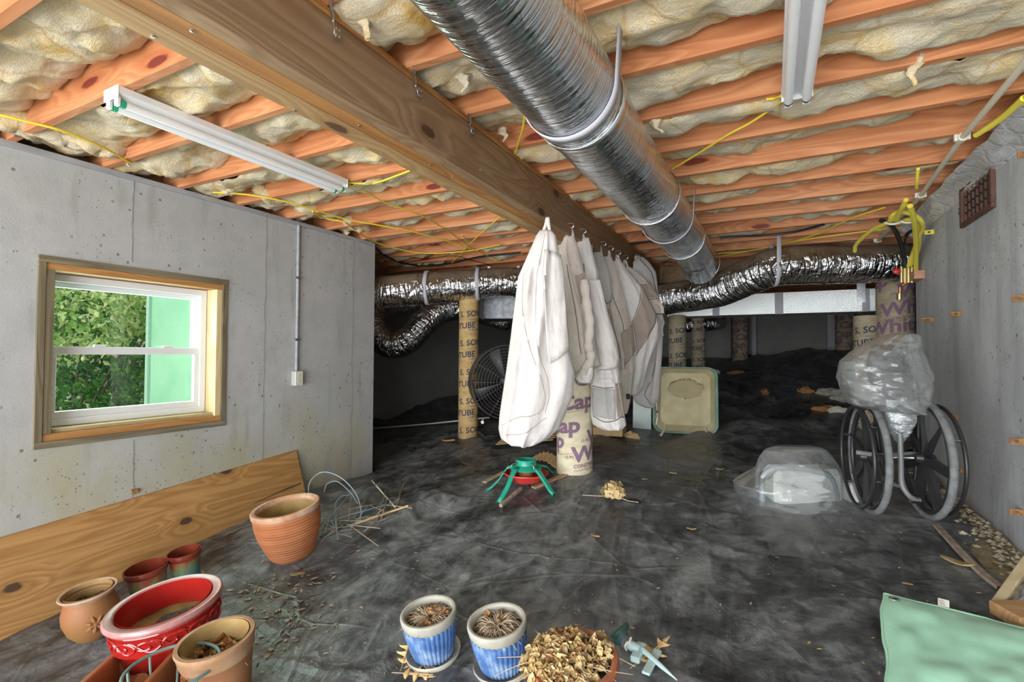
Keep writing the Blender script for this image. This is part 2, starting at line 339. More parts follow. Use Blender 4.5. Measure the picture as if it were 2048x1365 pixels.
DRYB = mixed('brown_leaves', (0.3, 0.13, 0.045), (0.46, 0.25, 0.1), 26., .75, .2, .003, rnd=7.)
STRAW = mixed('dry_straw', (.36, .26, .18), (.60, .48, .34), 40., .85, .2, .003)
OAK = mixed('oak_leaf', (.66, .38, .13), (.76, .52, .24), 30., .6, .2, .003)
FOAMC = mixed('foam_chunk', (.58, .54, .44), (.74, .71, .62), 20., .95, .8, .01)
GPLA = flat('green_stand', (.015, .33, .22), .35)
TEAL = flat('teal_plastic', (.05, .12, .12), .4)
SPRK = flat('pale_teal_plastic', (.50, .66, .66), .4)
WIREM = flat('blue_grey_wire', (.28, .36, .40), .5)
WIREG = flat('green_wire', (.18, .30, .27), .5)
def blue_glaze():
    t = NT('blue_ribbed_glaze'); v = t.coord(); n = t.noise(v, 14., 5); c = t.ramp(n, ((.3, (.04, .10, .27)), (.5, (.09, .19, .42)), (.68, (.30, .42, .58))))
    return t.fin(c, .22, normal=t.bump(n, .1, .002), spec=.7)
BLUEG = blue_glaze()
def drip_glaze():
    t = NT('drip_glaze'); v = t.coord(); s = t.new('SeparateXYZ'); t.link(v, s.inputs[0]); n = t.noise(t.coord(scale=(1, 1, .5)), 22., 4)
    f = t.math('ADD', t.math('MULTIPLY', s.outputs[2], 5.), t.math('MULTIPLY', t.math('SUBTRACT', n, .5), .8))
    c = t.ramp(f, ((.18, (.03, .14, .42)), (.36, (.07, .20, .16)), (.56, (.16, .17, .06)), (.68, (.27, .06, .03))))
    return t.fin(c, .16, normal=t.bump(n, .06, .002), spec=.7)
DRIP = drip_glaze()
def tube_paper(name, base, dark):
    t = NT(name); v = t.coord(); n = t.noise(t.coord(scale=(1, 1, 2.2), rot=(.16, 0, 0)), 7., 5, .6); c = t.ramp(n, ((.32, dark), (.62, base)))
    n2 = t.noise(v, 45., 3); c = t.mix(t.ramp(n2, ((.55, 0.), (.8, .25))), c, (.2, .17, .12))
    return t.fin(c, .75, normal=t.bump(n2, .1, .002))
PAPERW = tube_paper('cream_tube_paper', (.66, .60, .44), (.50, .42, .27)); PAPERT = tube_paper('tan_tube_paper', (.56, .38, .16), (.40, .25, .09)); PAPERD = tube_paper('dull_tube_paper', (.44, .38, .26), (.30, .25, .16))
INKP = flat('purple_ink', (.22, .13, .20), .8); INKB = flat('navy_ink', (.03, .045, .09), .8)

# ------------------------------------------------------------------ object helpers
def link(o, parent=None):
    COL.objects.link(o)
    if parent is not None: o.parent = parent
    return o
def tag(o, label, cat, group=None, kind=None):
    if label: o['label'] = label
    if cat: o['category'] = cat
    if group: o['group'] = group
    if kind: o['kind'] = kind
    return o
def root(name, loc, label, cat, group=None, rot=(0, 0, 0)):
    e = bpy.data.objects.new(name, None); e.empty_display_size = .05; link(e); e.location = loc; e.rotation_euler = rot
    return tag(e, label, cat, group)
class MB:
    def __init__(s): s.v = []; s.f = []; s.uv = None
    def add(s, vs, fs):
        o = len(s.v); s.v.extend([tuple(map(float, p)) for p in vs]); s.f.extend([tuple(i+o for i in f) for f in fs]); return s
    def box(s, lo, hi, M=None):
        x0, y0, z0 = lo; x1, y1, z1 = hi
        vs = [(x0, y0, z0), (x1, y0, z0), (x1, y1, z0), (x0, y1, z0), (x0, y0, z1), (x1, y0, z1), (x1, y1, z1), (x0, y1, z1)]
        if M is not None: vs = [M @ Vector(p) for p in vs]
        return s.add(vs, [(0, 3, 2, 1), (4, 5, 6, 7), (0, 1, 5, 4), (1, 2, 6, 5), (2, 3, 7, 6), (3, 0, 4, 7)])
    def bar(s, a, b, w, h, up=(0, 0, 1)):
        a, b = Vector(a), Vector(b); d = (b-a); L = d.length; d.normalize(); r = d.cross(Vector(up))
        if r.length < 1e-4: r = d.cross(Vector((1, 0, 0)))
        r.normalize(); u = r.cross(d); vs = [p+r*(w/2)*i+u*(h/2)*j for p in (a, b) for i, j in ((-1, -1), (1, -1), (1, 1), (-1, 1))]
        return s.add(vs, [(0, 3, 2, 1), (4, 5, 6, 7), (0, 1, 5, 4), (1, 2, 6, 5), (2, 3, 7, 6), (3, 0, 4, 7)])
    def grid(s, P, wrap=False, flip=False):
        P = np.asarray(P); n, m = P.shape[:2]; fs = []
        for i in range(n-1):
            for j in range(m if wrap else m-1):
                k = (j+1) % m; q = (i*m+j, i*m+k, (i+1)*m+k, (i+1)*m+j); fs.append(q[::-1] if flip else q)
        return s.add(P.reshape(-1, 3), fs)
    def tube(s, pts, r, seg=10, cap=True):
        P = tube_pts(pts, r, seg); o = len(s.v); s.grid(P, True)
        if cap: s.f.append(tuple(o+j for j in range(seg))[::-1]); s.f.append(tuple(o+(len(P)-1)*seg+j for j in range(seg)))
        return s
    def lathe(s, prof, seg=48, mod=None, M=None, cap0=False, cap1=False):
        P = []
        for k, (r, z) in enumerate(prof):
            row = []
            for j in range(seg):
                a = 2*pi*j/seg; rr = r+(mod(k, a, r, z) if mod else 0); row.append((rr*cos(a), rr*sin(a), z))
            P.append(row)
        P = np.array(P)
        if M is not None: P = np.array([[tuple(M @ Vector(p)) for p in row] for row in P])
        o = len(s.v); s.grid(P, True)
        if cap0: s.f.append(tuple(o+j for j in range(seg))[::-1])
        if cap1: s.f.append(tuple(o+(len(prof)-1)*seg+j for j in range(seg)))
        return s
    def build(s, name, mat, parent=None, smooth=True, ang=38, bevel=0, loc=None):
        me = bpy.data.meshes.new(name); me.from_pydata(s.v, [], s.f); me.validate()
        if bevel:
            bm = bmesh.new(); bm.from_mesh(me); bmesh.ops.bevel(bm, geom=bm.edges[:], offset=bevel, segments=1, affect='EDGES', clamp_overlap=True); bm.to_mesh(me); bm.free()
        if s.uv is not None:
            l = me.uv_layers.new(name='UVMap'); idx = np.zeros(len(me.loops), dtype=np.int32); me.loops.foreach_get('vertex_index', idx)
            uv = np.asarray(s.uv, float)[idx]; l.data.foreach_set('uv', uv.ravel())
        if smooth: me.shade_smooth(); me.set_sharp_from_angle(angle=radians(ang))
        me.materials.append(mat); o = bpy.data.objects.new(name, me); link(o, parent)
        if loc is not None: o.location = loc
        return o
def frames(pts):
    pts = np.asarray(pts, float); t = np.gradient(pts, axis=0); t /= np.linalg.norm(t, axis=1)[:, None]+1e-12
    ref = np.array([0, 0, 1.]) if abs(t[0][2]) < .9 else np.array([1., 0, 0]); n = np.cross(ref, t[0]); n /= np.linalg.norm(n); out = []
    for k in range(len(pts)):
        n = n-t[k]*np.dot(n, t[k]); n /= np.linalg.norm(n)+1e-12; out.append((n, np.cross(t[k], n)))
    return pts, t, out
def tube_pts(pts, r, seg):
    pts, t, fr = frames(pts); r = np.broadcast_to(r, (len(pts),)); A = np.arange(seg)*2*pi/seg
    return np.array([p+rr*(np.cos(A)[:, None]*n+np.sin(A)[:, None]*b) for p, rr, (n, b) in zip(pts, r, fr)])
def smooth(pts, n=24):
    """Catmull-Rom through the points"""
    P = np.asarray(pts, float); P = np.vstack([2*P[0]-P[1], P, 2*P[-1]-P[-2]]); out = []
    k = len(P)-3
    for i in range(k):
        p0, p1, p2, p3 = P[i:i+4]; m = max(2, n//k)
        for t in np.linspace(0, 1, m, endpoint=False): out.append(.5*((2*p1)+(-p0+p2)*t+(2*p0-5*p1+4*p2-p3)*t*t+(-p0+3*p1-3*p2+p3)*t**3))
    out.append(P[-2]); return np.array(out)
def resample(pts, step):
    P = np.asarray(pts, float); d = np.r_[0, np.cumsum(np.linalg.norm(np.diff(P, axis=0), axis=1))]; n = max(2, int(d[-1]/step)+1)
    s = np.linspace(0, d[-1], n); return np.stack([np.interp(s, d, P[:, i]) for i in range(3)], 1), s
def cable(name, pts, r, mat, label=None, cat='cable', parent=None, n=30, seg=8):
    o = MB().tube(smooth(pts, n), r, seg).build(name, mat, parent)
    if label: tag(o, label, cat, {'electric_cable': 'yellow cables under the joists', 'gas_tube': 'yellow gas tubes at the right wall', 'black_cable': 'black cables under the joists', 'water_hose': 'black hoses at the manifold'}.get(name))
    return o
def duct_mesh(pts, r, seed, rip=.02, lump=.03, step=.02, seg=56, pinch=()):
    """flexible duct: a wrinkled tube with u along and v around its skin"""
    P, s = resample(pts, step); _, t, fr = frames(P); A = np.arange(seg+1)*2*pi/seg; m = MB(); V = []; U = []
    for k, (p, (n, b)) in enumerate(zip(P, fr)):
        ca, sa = np.cos(A), np.sin(A)
        rr = r*(1+lump*fbm(ca*1.3+seed, sa*1.3, s[k]*2.6, 2)+rip*ridge(ca*1.1+seed*3, sa*1.1, s[k]*11+.8*ca)**2-rip*.5)
        for c, wd, dp in pinch: rr = rr*(1-dp*math.exp(-((s[k]-c)/wd)**2))
        V.append(p+rr[:, None]*(ca[:, None]*n+sa[:, None]*b)); U.append(np.stack([np.full(seg+1, s[k]), A*r], 1))
    V = np.array(V); m.grid(V); m.uv = np.array(U).reshape(-1, 2); return m
def ring_strip(c, t, r, w, mat, name, parent, a0=0., a1=2*pi, th=.004, hang=None):
    """a flat band round a duct, with optional tails running up to the joists"""
    t = Vector(t).normalized(); n = Vector((0, 0, 1)).cross(t).normalized(); b = t.cross(n); c = Vector(c); m = MB(); rows = []
    for a in np.linspace(a0, a1, 40): d = n*cos(a)+b*sin(a); rows.append([c+d*(r+th)-t*w/2, c+d*(r+th)+t*w/2])
    if hang:
        for side, row in ((0, rows[0]), (1, rows[-1])):
            top = [Vector((p.x+(.02 if side else -.02), p.y, hang)) for p in row]; rows = [top]+rows if side == 0 else rows+[top]
    m.grid(np.array([[tuple(p) for p in r_] for r_ in rows])); o = m.build(name, mat, parent)
    md = o.modifiers.new('t', 'SOLIDIFY'); md.thickness = .003; return o
def cyl_between(m, a, b, r, seg=16): return m.tube(np.array([a, b]), r, seg)
T = 1.058+H                                  # underside of the joists
XL, XR = -3.41, 1.05                         # faces of the two concrete walls
YJ = [1.037+.4073*k for k in range(-4, 27)]

# ------------------------------------------------------------------ the setting
def struct(o): o['kind'] = 'structure'; return o
# ground under the sheet
gx = np.concatenate([np.arange(-5.6, 4.1, .12)]); gy = np.arange(-1.2, 12.3, .12); X, Y = np.meshgrid(gx, gy)
Z = gz(X, Y)+H-.02+.012*fbm(X*5, Y*5, 1.)-.22*np.clip((Y-4.4)/1.2, 0, 1)*(X < 3.9)
Z = np.where((X < -3.5) & (Y < 3.8), -.35, Z)
floor = struct(MB().grid(np.stack([X, Y, Z], -1)).build('floor', SOIL))
# the plastic sheet
xs = np.concatenate([np.arange(-5.48, -3.40, .07), np.arange(-3.40, 1.02, .0175), np.arange(1.03, 3.95, .07)]); ys = np.concatenate([np.arange(-.6, .6, .05), np.arange(.6, 5.2, .0175), np.arange(5.2, 12.05, .06)])
X, Y = np.meshgrid(xs, ys); Z = gz(X, Y)+H+sheet_h(X, Y)
edge = .87+.10*vn(Y*1.7, 0*Y, 2.)+.03*vn(Y*9, 0*Y, 1.)
ok = ~((X < -3.37) & (Y < 3.80)) & ~((X > edge) & (Y < 5.2)) & ~((X > 1.0) & (Y < 5.45))
m = MB(); n, k = X.shape; idx = -np.ones(n*k, int); q = np.arange(n*k).reshape(n, k); keep = ok[:-1, :-1] & ok[1:, :-1] & ok[:-1, 1:] & ok[1:, 1:]
qi, qj = np.nonzero(keep); F = np.stack([q[qi, qj], q[qi, qj+1], q[qi+1, qj+1], q[qi+1, qj]], 1); used = np.unique(F); idx[used] = np.arange(len(used))
m.v = np.stack([X, Y, Z], -1).reshape(-1, 3)[used].tolist(); m.f = idx[F].tolist()
sheet = m.build('plastic_sheet', SHEET, ang=180); tag(sheet, 'dusty black plastic sheet spread in creases over the whole crawl space ground', 'plastic sheet')

# left wall with its window hole
WY0, WY1, WZ0, WZ1 = 1.175, 2.205, H-.515, H+.505
m = MB(); xo = XL-.20; wt = T-.03
for lo, hi in (((xo, -1.2, -.4), (XL, WY0, wt)), ((xo, WY1, -.4), (XL, 3.68, wt)), ((xo, WY0, -.4), (XL, WY1, WZ0)), ((xo, WY0, WZ1), (XL, WY1, wt))): m.box(lo, hi)
wall_left = struct(m.build('wall_left', CONC, smooth=False))
def seam(y, z0, z1, sd, w=.0035):
    zz = np.linspace(z0, z1, 60); off = .006*vn(zz*6, sd)+.004*vn(zz*31, sd); ww = w*(1+.8*vn(zz*17, sd+5)); m = MB()
    P = np.stack([np.stack([np.full(60, XL+.0012), y+off-ww/2, zz], 1), np.stack([np.full(60, XL+.0035), y+off, zz], 1), np.stack([np.full(60, XL+.0012), y+off+ww/2, zz], 1)], 1); m.grid(P); return m
SEAM = flat('dark_seam', (.20, .20, .19), .9)  # dark colour of the ragged crack line along each seam
for y, z0, z1 in ((float(atx(265, 450, XL)[1]), WZ1+.03, wt), (float(atx(265, 950, XL)[1]), H-.95, WZ0-.02), (float(atx(530, 600, XL)[1]), H-.85, wt), (float(atx(705, 600, XL)[1]), H-1.1, wt)):
    seam(y, z0, z1, y*7).build('form_seam', SEAM, wall_left)
# right wall
m = MB(); m.box((XR, -1.2, -.2), (XR+.22, 5.15, T-.02)); wall_right = struct(m.build('wall_right', CONCR, smooth=False))
def form_tie(u, v, x, parent, w=.05, h=.032, flip=1, mat=RUST):
    p = atx(u, v, x); m = MB()
    # a steel strap end sticking out of the wall, punched with a square hole
    w *= .72; h *= .8; a, b, c, d = w, h/2, w*.30, h*.22
    for lo, hi in (((0, -b), (a, -d)), ((0, d), (a, b)), ((0, -d), (c, d)), ((a-c, -d), (a, d))):
        m.box((x-hi[0], p[1]-.003, p[2]+lo[1]), (x-lo[0]+.004, p[1]+.003, p[2]+hi[1]))
    m.build('form_tie', mat, parent, smooth=False)
for u, v, w in ((1866, 640, .10), (1921, 628, .07), (2050, 597, .06), (1914, 835, .062), (2044, 884, .06), (2044, 1026, .06), (2056, 308, .05), (1924, 941, .04)): form_tie(u, v, XR-.004, wall_right, w, .036)
form_tie(1866, 464, XR-.004, wall_right, .07, .04, mat=YELG)
def tie_left(u, v):
    p = atx(u, v, XL); m = MB(); m.box((p[0]-.002, p[1]-.02, p[2]-.014), (p[0]+.012, p[1]+.02, p[2]+.014)); m.build('form_tie', RUST, wall_left, smooth=False, bevel=.003)
tie_left(269, 983)
# rear walls of the crawl space
def wallbox(name, lo, hi, mat=CONCD): return struct(MB().box(lo, hi).build(name, mat, smooth=False))
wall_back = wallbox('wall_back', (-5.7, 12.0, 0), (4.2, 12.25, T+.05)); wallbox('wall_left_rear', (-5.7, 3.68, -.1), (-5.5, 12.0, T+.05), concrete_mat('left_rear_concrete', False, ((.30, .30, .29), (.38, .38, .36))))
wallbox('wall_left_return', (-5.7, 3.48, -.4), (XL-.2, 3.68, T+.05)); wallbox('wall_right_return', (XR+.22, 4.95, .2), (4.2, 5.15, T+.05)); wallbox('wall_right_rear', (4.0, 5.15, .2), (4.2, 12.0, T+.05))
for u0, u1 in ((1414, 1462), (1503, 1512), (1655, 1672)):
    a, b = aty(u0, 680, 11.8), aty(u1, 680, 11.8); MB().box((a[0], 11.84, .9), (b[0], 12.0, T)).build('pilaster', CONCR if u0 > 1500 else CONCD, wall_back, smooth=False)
# ceiling: subfloor, joists, wool
m = MB(); m.box((XL-.22, -1.2, T+.235), (4.2, 12.25, T+.26)).box((-5.7, 3.48, T+.235), (XL-.22, 12.25, T+.26)); ceiling = struct(m.build('ceiling', SUB, smooth=False))
wallbox('trim_5', (XL-.22, -1.2, T-.002), (XL-.165, 3.5, T+.236), SUB)
wallbox('trim_6', (XR+.13, -1.2, T-.022), (XR+.20, 5.15, T+.236), SUB)
for i, y in enumerate(YJ):
    x0 = XL-.16 if y < 3.7 else -5.5; x1 = XR+.12 if y < 5.1 else 4.0
    MB().box((x0, y, T), (x1, y+.038, T+.235)).build('joist', JOIST, ceiling, smooth=False, bevel=.002)
def batt(x0, x1, y0, y1, sd, low):
    nx, ny = max(12, int((x1-x0)/.022)), 22; xx = np.linspace(x0, x1, nx); tt = np.linspace(0, 1, ny); Xg, Tg = np.meshgrid(xx, tt, indexing='ij')
    Yg = y0+(y1-y0)*Tg
    base = low+.045*fbm(Xg*1.6+sd, Tg*.6, sd*2.3, 2)                        # ragged hang along the bay
    slope = (.055*(Tg-.35))                                                 # the far edge is pushed up against its joist
    torn = .05*np.clip(vn(Xg*2.7+sd*3, sd)-.1, 0, 1)*Tg**2
    puff = .05*np.sin(pi*np.clip(Tg, 0, 1))**.7
    lump = .036*fbm(Xg*6+sd*5, Yg*6, sd, 4)-.026*ridge(Xg*3.4+sd, Yg*4.1, sd*1.7)**3
    Zg = T+.088+base+slope+torn-puff+lump
    Zg = np.clip(Zg, T-.012, T+.225)
    m = MB(); m.grid(np.stack([Xg, Yg, Zg], -1), flip=True); return m
for i in range(len(YJ)-1):
    y0, y1 = YJ[i]+.039, YJ[i+1]-.001
    if y0 > 9.5: break
    x0 = XL-.05 if y0 < 3.6 else -4.6; x1 = XR+.02 if y0 < 5 else 3.
    batt(x0, -1.33, y0, y1, i*1.37+.3, .0 if y0 < 2.4 else .012).build('insulation_batt', WOOL, ceiling, ang=180)
    batt(-1.33, x1, y0, y1, i*1.91+4.7, -.016 if y0 < 2.6 else .016).build('insulation_batt', WOOL, ceiling, ang=180)
def tuft(u, v, size, ln, sd):
    p = atz(u, v, T-H+.005); m = MB(); P = []
    for k in np.linspace(0, 1, 14):
        row = []
        for a in np.arange(12)*2*pi/12:
            r = size*(.55+.6*sin(pi*min(1, k*1.25+.1)))*(1-.55*k)*(1+.5*float(vn(cos(a)*2+sd, sin(a)*2, k*6)))
            row.append((p[0]+r*cos(a)+.02*float(vn(k*3, sd)), p[1]+r*sin(a)*.6, p[2]+.05-ln*k))
        P.append(row)
    o = len(m.v); m.grid(np.array(P), True, True); m.f.append(tuple(range(13*12, 14*12))); m.build('insulation_tuft', WOOL, ceiling, ang=180)
for u, v, s, l, sd in ((1822, 130, .03, .13, 1), (1318, 238, .03, .12, 4), (735, 30, .035, .13, 7), (692, 470, .04, .10, 11), (258, 325, .02, .08, 15), (930, 170, .03, .08, 19), (1010, 275, .025, .07, 21)): tuft(u, v, s, l, sd)
def wall_batt(u, v, sd, w, h):                                             # wads tucked along the top of the left wall
    p = atz(u, v, T-H-.0); m = MB(); P = []
    for i in range(14):
        row = []
        for j in range(18):
            a = 2*pi*j/18; b = -pi/2+pi*i/13; r = 1+.35*float(fbm(cos(a)*1.6+sd, sin(a)*1.6, b*1.6, 2))
            row.append((p[0]+.07*cos(b)*cos(a)*r, p[1]+w*cos(b)*sin(a)*r, p[2]+.05+h*sin(b)*r))
        P.append(row)
    m.grid(np.array(P), True); m.build('insulation_wad', WOOL, ceiling, ang=180)
for k, (u, v) in enumerate(((30, 262), (130, 290), (195, 305), (330, 345), (455, 380), (545, 405), (625, 430), (715, 460))): wall_batt(u, v, k*2.3, .15, .06)
# top plate of the left wall and the foil over the right one
struct(MB().box((XL-.18, -1.2, T-.032), (XL+.018, 3.66, T-.001)).build('trim_1', wood('grey_sill_plate', 1, (.48, .49, .51), (.40, .41, .43), (.30, .30, .31), knots=False), smooth=False))
ty = np.arange(-1., 5.16, .03); tt = np.linspace(0, 1, 12); Yg, Tg = np.meshgrid(ty, tt, indexing='ij')
Xg = .935+.13*Tg+.012*fbm(Yg*5, Tg*2, 3.); Zg = T-.006-.085*Tg**1.3+.03*np.sin(Tg*pi)*fbm(Yg*2.4, Tg*1.5, 7.)-.016*np.sin(Tg*pi)
m = MB(); m.grid(np.stack([np.minimum(Xg, XR-.001), Yg, Zg], -1), flip=True); m.uv = np.stack([Yg, Tg*.13], -1).reshape(-1, 2); struct(m.build('trim_2', FOILS))

# ------------------------------------------------------------------ girder
g = root('timber_girder', (-1.31, 0, T-.25), 'long built-up timber girder carrying the joists, stained brown with knots', 'beam')
def gpart(x0, x1, z0, z1, mat, name='beam_ply'): return MB().box((x0+1.31, -1.2, z0-(T-.25)), (x1+1.31, 12.0, z1-(T-.25))).build(name, mat, g, smooth=False, bevel=.003)
gpart(-1.425, -1.335, T-.25, T, GIRD2); gpart(-1.333, -1.266, T-.247, T, GIRD3); gpart(-1.264, -1.205, T-.25, T-.022, GIRD); gpart(-1.262, -1.195, T-.021, T, GIRD3, 'ledger_strip')
NAIL = flat('nail_head', (.75, .76, .78), .3, 1.)
for u, v in ((306, 71), (384, 60), (589, 220), (718, 251), (905, 355), (963, 411), (1021, 444), (960, 340), (860, 330)):
    p = atz(u, v, T-.25-H); MB().lathe([(.001, -.004), (.006, -.003), (.006, 0.)], 10).build('nail', NAIL, g, loc=(p[0]+1.31, p[1], -.0005))
for n_, (a, b, c) in enumerate((((655, -6), (666, 40), (673, 78)), ((826, 138), (831, 170), (838, 196)), ((936, 226), (940, 248), (943, 270)))):
    P = [atx(*a, -1.165), atx(*b, -1.185), atx(*c, -1.190)]; w = .016; m = MB(); Q = smooth(P, 16)
    rows = [[(p[0]+(.012*sin(k*.35)), p[1]-w*cos(k*.2), p[2]), (p[0]-.012*sin(k*.35), p[1]+w*cos(k*.2), p[2])] for k, p in enumerate(Q)]
    m.grid(np.array(rows)); e = root('metal_strap', P[2], ('nearest twisted steel strap hanging beside the girder at the picture top', 'second twisted steel strap along the girder, under a joist end', 'farthest small twisted steel strap on the girder, beyond the second')[n_], 'strap', 'steel straps on the girder')
    m.v = [(x-P[2][0], y-P[2][1], z-P[2][2]) for x, y, z in m.v]; o = m.build('strap_blade', STEEL, e); o.modifiers.new('t', 'SOLIDIFY').thickness = .002
    for q in range(4): MB().lathe([(.0045, 0), (.004, .003), (.001, .004)], 8, M=Matrix.Rotation(pi/2, 4, 'Y')).build('nail', NAIL, e, loc=(.003, -.006+.012*(q % 2), .008+.02*(q//2)))

# ------------------------------------------------------------------ window
wr = struct(bpy.data.objects.new('window_1', None)); link(wr); yc, zc = (WY0+WY1)/2, (WZ0+WZ1)/2; wr.location = (XL, yc, zc)
def wb(name, lo, hi, mat, parent=None, bevel=.002): return MB().box((lo[0]-XL, lo[1]-yc, lo[2]-zc), (hi[0]-XL, hi[1]-yc, hi[2]-zc)).build(name, mat, parent or wr, smooth=False, bevel=bevel)
f1 = .035
wb('buck_board', (XL-.06, WY0, WZ1-f1), (XL+.012, WY1, WZ1), OLDWY); wb('buck_board', (XL-.06, WY0, WZ0), (XL+.012, WY1, WZ0+f1), OLDWY)
wb('buck_board', (XL-.06, WY0, WZ0+f1), (XL+.012, WY0+f1, WZ1-f1), OLDW); wb('buck_board', (XL-.06, WY1-f1, WZ0+f1), (XL+.010, WY1, WZ1-f1), OLDW)
a0, a1, b0, b1 = WY0+f1, WY1-f1, WZ0+f1, WZ1-f1; th = .038
wb('jamb_board', (XL-.185, a0, b1-th), (XL+.004, a1, b1), AMBW); wb('jamb_board', (XL-.185, a0, b0), (XL+.004, a1, b0+th), AMBW)
wb('jamb_board', (XL-.185, a0, b0+th), (XL+.008, a0+th, b1-th), OLDW); wb('jamb_board', (XL-.185, a1-th, b0+th), (XL+.002, a1, b1-th), PALEW)
wb('window_sill', (XL-.19, a0+th, b0+th), (XL-.02, a1-th, b0+th+.022), wood('stool_board', 1, (.62, .50, .30), (.52, .40, .22), (.35, .24, .10), knots=False))
c0, c1, d0, d1 = a0+th+.004, a1-th-.004, b0+th+.024, b1-th-.004; x0, x1 = XL-.19, XL-.105
fr = .04
wb('vinyl_frame', (x0, c0, d1-fr), (x1, c1, d1), WHITEV); wb('vinyl_frame', (x0, c0, d0), (x1, c1, d0+fr), WHITEV); wb('vinyl_frame', (x0, c0, d0+fr), (x1, c0+fr*.6, d1-fr), WHITEV); wb('vinyl_frame', (x0, c1-fr, d0+fr), (x1, c1, d1-fr), WHITEV)
glm = NT('window_glass'); tr = glm.new('BsdfTransparent'); tr.inputs[0].default_value = (.86, .97, .90, 1); gl = glm.new('BsdfGlossy'); gl.inputs['Roughness'].default_value = .02; ms = glm.new('MixShader'); ms.inputs[0].default_value = .03
glm.link(tr.outputs[0], ms.inputs[1]); glm.link(gl.outputs[0], ms.inputs[2]); glm.link(ms.outputs[0], glm.out.inputs[0]); GLASS = glm.m
zm = (d0+d1)/2-.005; e0, e1 = c0+fr*.6, c1-fr
def sash(zl, zh, xa, xb, s, top, bot):
    e = bpy.data.objects.new('sash', None); link(e, wr)
    for lo, hi in (((e0, zh-top), (e1, zh)), ((e0, zl), (e1, zl+bot)), ((e0, zl+bot), (e0+s, zh-top)), ((e1-s, zl+bot), (e1, zh-top))): wb('sash_rail', (xa, lo[0], lo[1]), (xb, hi[0], hi[1]), WHITEV, e)
    wb('glass_pane', ((xa+xb)/2-.004, e0+s, zl+bot), ((xa+xb)/2+.002, e1-s, zh-top), GLASS, e, 0)
sash(zm-.02, d1-fr, x0+.008, x0+.036, .028, .028, .03); sash(d0+fr, zm+.025, x0+.044, x0+.074, .032, .045, .04)
for yy in (c0+.26, c1-.24): wb('sash_latch', (x0+.05, yy-.03, zm+.025), (x0+.072, yy+.03, zm+.038), WHITEV)

# ------------------------------------------------------------------ outdoors: shrubs, masonry return, ground
struct(MB().box((-30, -20, -.5), (XL-.2, 30, -.36)).build('ground', mixed('garden_soil', (.10, .13, .05), (.25, .22, .10), 3., .95, .5, .02), smooth=False)); struct(MB().box((XL-.2, -20, -.3), (12, -1.2, -.2)).build('ground', mixed('driveway_gravel', (.42, .40, .36), (.58, .56, .50), 12., .9, .4, .02), smooth=False))
PAINT = mixed('pale_green_stucco', (.27, .50, .36), (.36, .58, .44), 3., .7, .1, .003)
p0 = aty(297, 700, 2.45); struct(MB().box((p0[0], 2.45, -.4), (-3.95, 2.85, T+1.2)).build('wall_exterior', PAINT, smooth=False)); struct(MB().box((p0[0]-.012, 2.43, -.4), (p0[0]+.03, 2.47, T+1.2)).build('trim_3', flat('corner_bead', (.42, .56, .50), .6), smooth=False))
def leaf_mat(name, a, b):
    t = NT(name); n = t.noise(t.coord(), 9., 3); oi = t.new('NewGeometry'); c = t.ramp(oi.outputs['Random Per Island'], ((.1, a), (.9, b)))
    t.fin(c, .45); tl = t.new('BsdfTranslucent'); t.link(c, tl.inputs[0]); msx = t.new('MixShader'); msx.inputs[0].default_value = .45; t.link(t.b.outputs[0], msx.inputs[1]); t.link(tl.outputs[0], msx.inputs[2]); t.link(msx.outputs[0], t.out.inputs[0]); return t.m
LEAF = leaf_mat('shrub_leaf', (.035, .15, .04), (.17, .36, .06)); LEAF2 = leaf_mat('sunlit_leaf', (.22, .40, .07), (.78, .74, .40)); BARK = mixed('bark', (.10, .07, .05), (.2, .15, .1), 30., .9, .5, .01)  # LEAF2 carries the sunlight on the leaves in its paler colour
def shrub(name, c, rad, n, mat, label, ls=.05, seed=1):
    r = np.random.default_rng(seed); e = root(name, (c[0], c[1], -.36), label, 'shrub'); base = np.array([c[0], c[1], -.36])
    d = r.normal(size=(n, 3)); d /= np.linalg.norm(d, axis=1)[:, None]; rr = r.uniform(.55, 1.05, n)**.6; P = np.array(c)+d*rr[:, None]*np.array(rad)*(1+.22*fbm(d[:, 0]*3+seed, d[:, 1]*3, d[:, 2]*3)[:, None])-base
    P = P[P[:, 2] > .05]; n = len(P); a = r.normal(size=(n, 3)); a[:, 2] -= .3; a /= np.linalg.norm(a, axis=1)[:, None]; b = np.cross(a, r.normal(size=(n, 3))); b /= np.linalg.norm(b, axis=1)[:, None]
    s = ls*r.uniform(.7, 1.4, n)[:, None]; q = np.cross(a, b)*.12*s
    V = np.stack([P, P+a*s*.5+b*s*.32+q, P+a*s*1.1, P+a*s*.5-b*s*.32+q], 1).reshape(-1, 3); m = MB(); m.v = V.tolist(); m.f = [(4*k, 4*k+1, 4*k+2, 4*k+3) for k in range(n)]
    o = m.build('foliage', mat, e, smooth=False); o['kind'] = 'stuff'
    m = MB()
    for k in range(7):
        aa = 2*pi*k/7; m.tube(smooth([(0, 0, 0), (.15*cos(aa), .15*sin(aa), rad[2]*.6), (rad[0]*.6*cos(aa), rad[1]*.6*sin(aa), rad[2]*1.4)], 8), np.linspace(.03, .008, 9)[:len(smooth([(0, 0, 0), (1, 0, 0), (2, 0, 0)], 8))], 6)
    m.build('stem', BARK, e)
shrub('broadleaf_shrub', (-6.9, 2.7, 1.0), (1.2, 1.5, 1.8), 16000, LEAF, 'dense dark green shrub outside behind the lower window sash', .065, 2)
shrub('broadleaf_shrub', (-5.7, 2.15, 1.88), (.55, .75, .42), 2600, LEAF2, 'pale yellow-green sunlit shrub outside behind the upper left window glass', .055, 5)
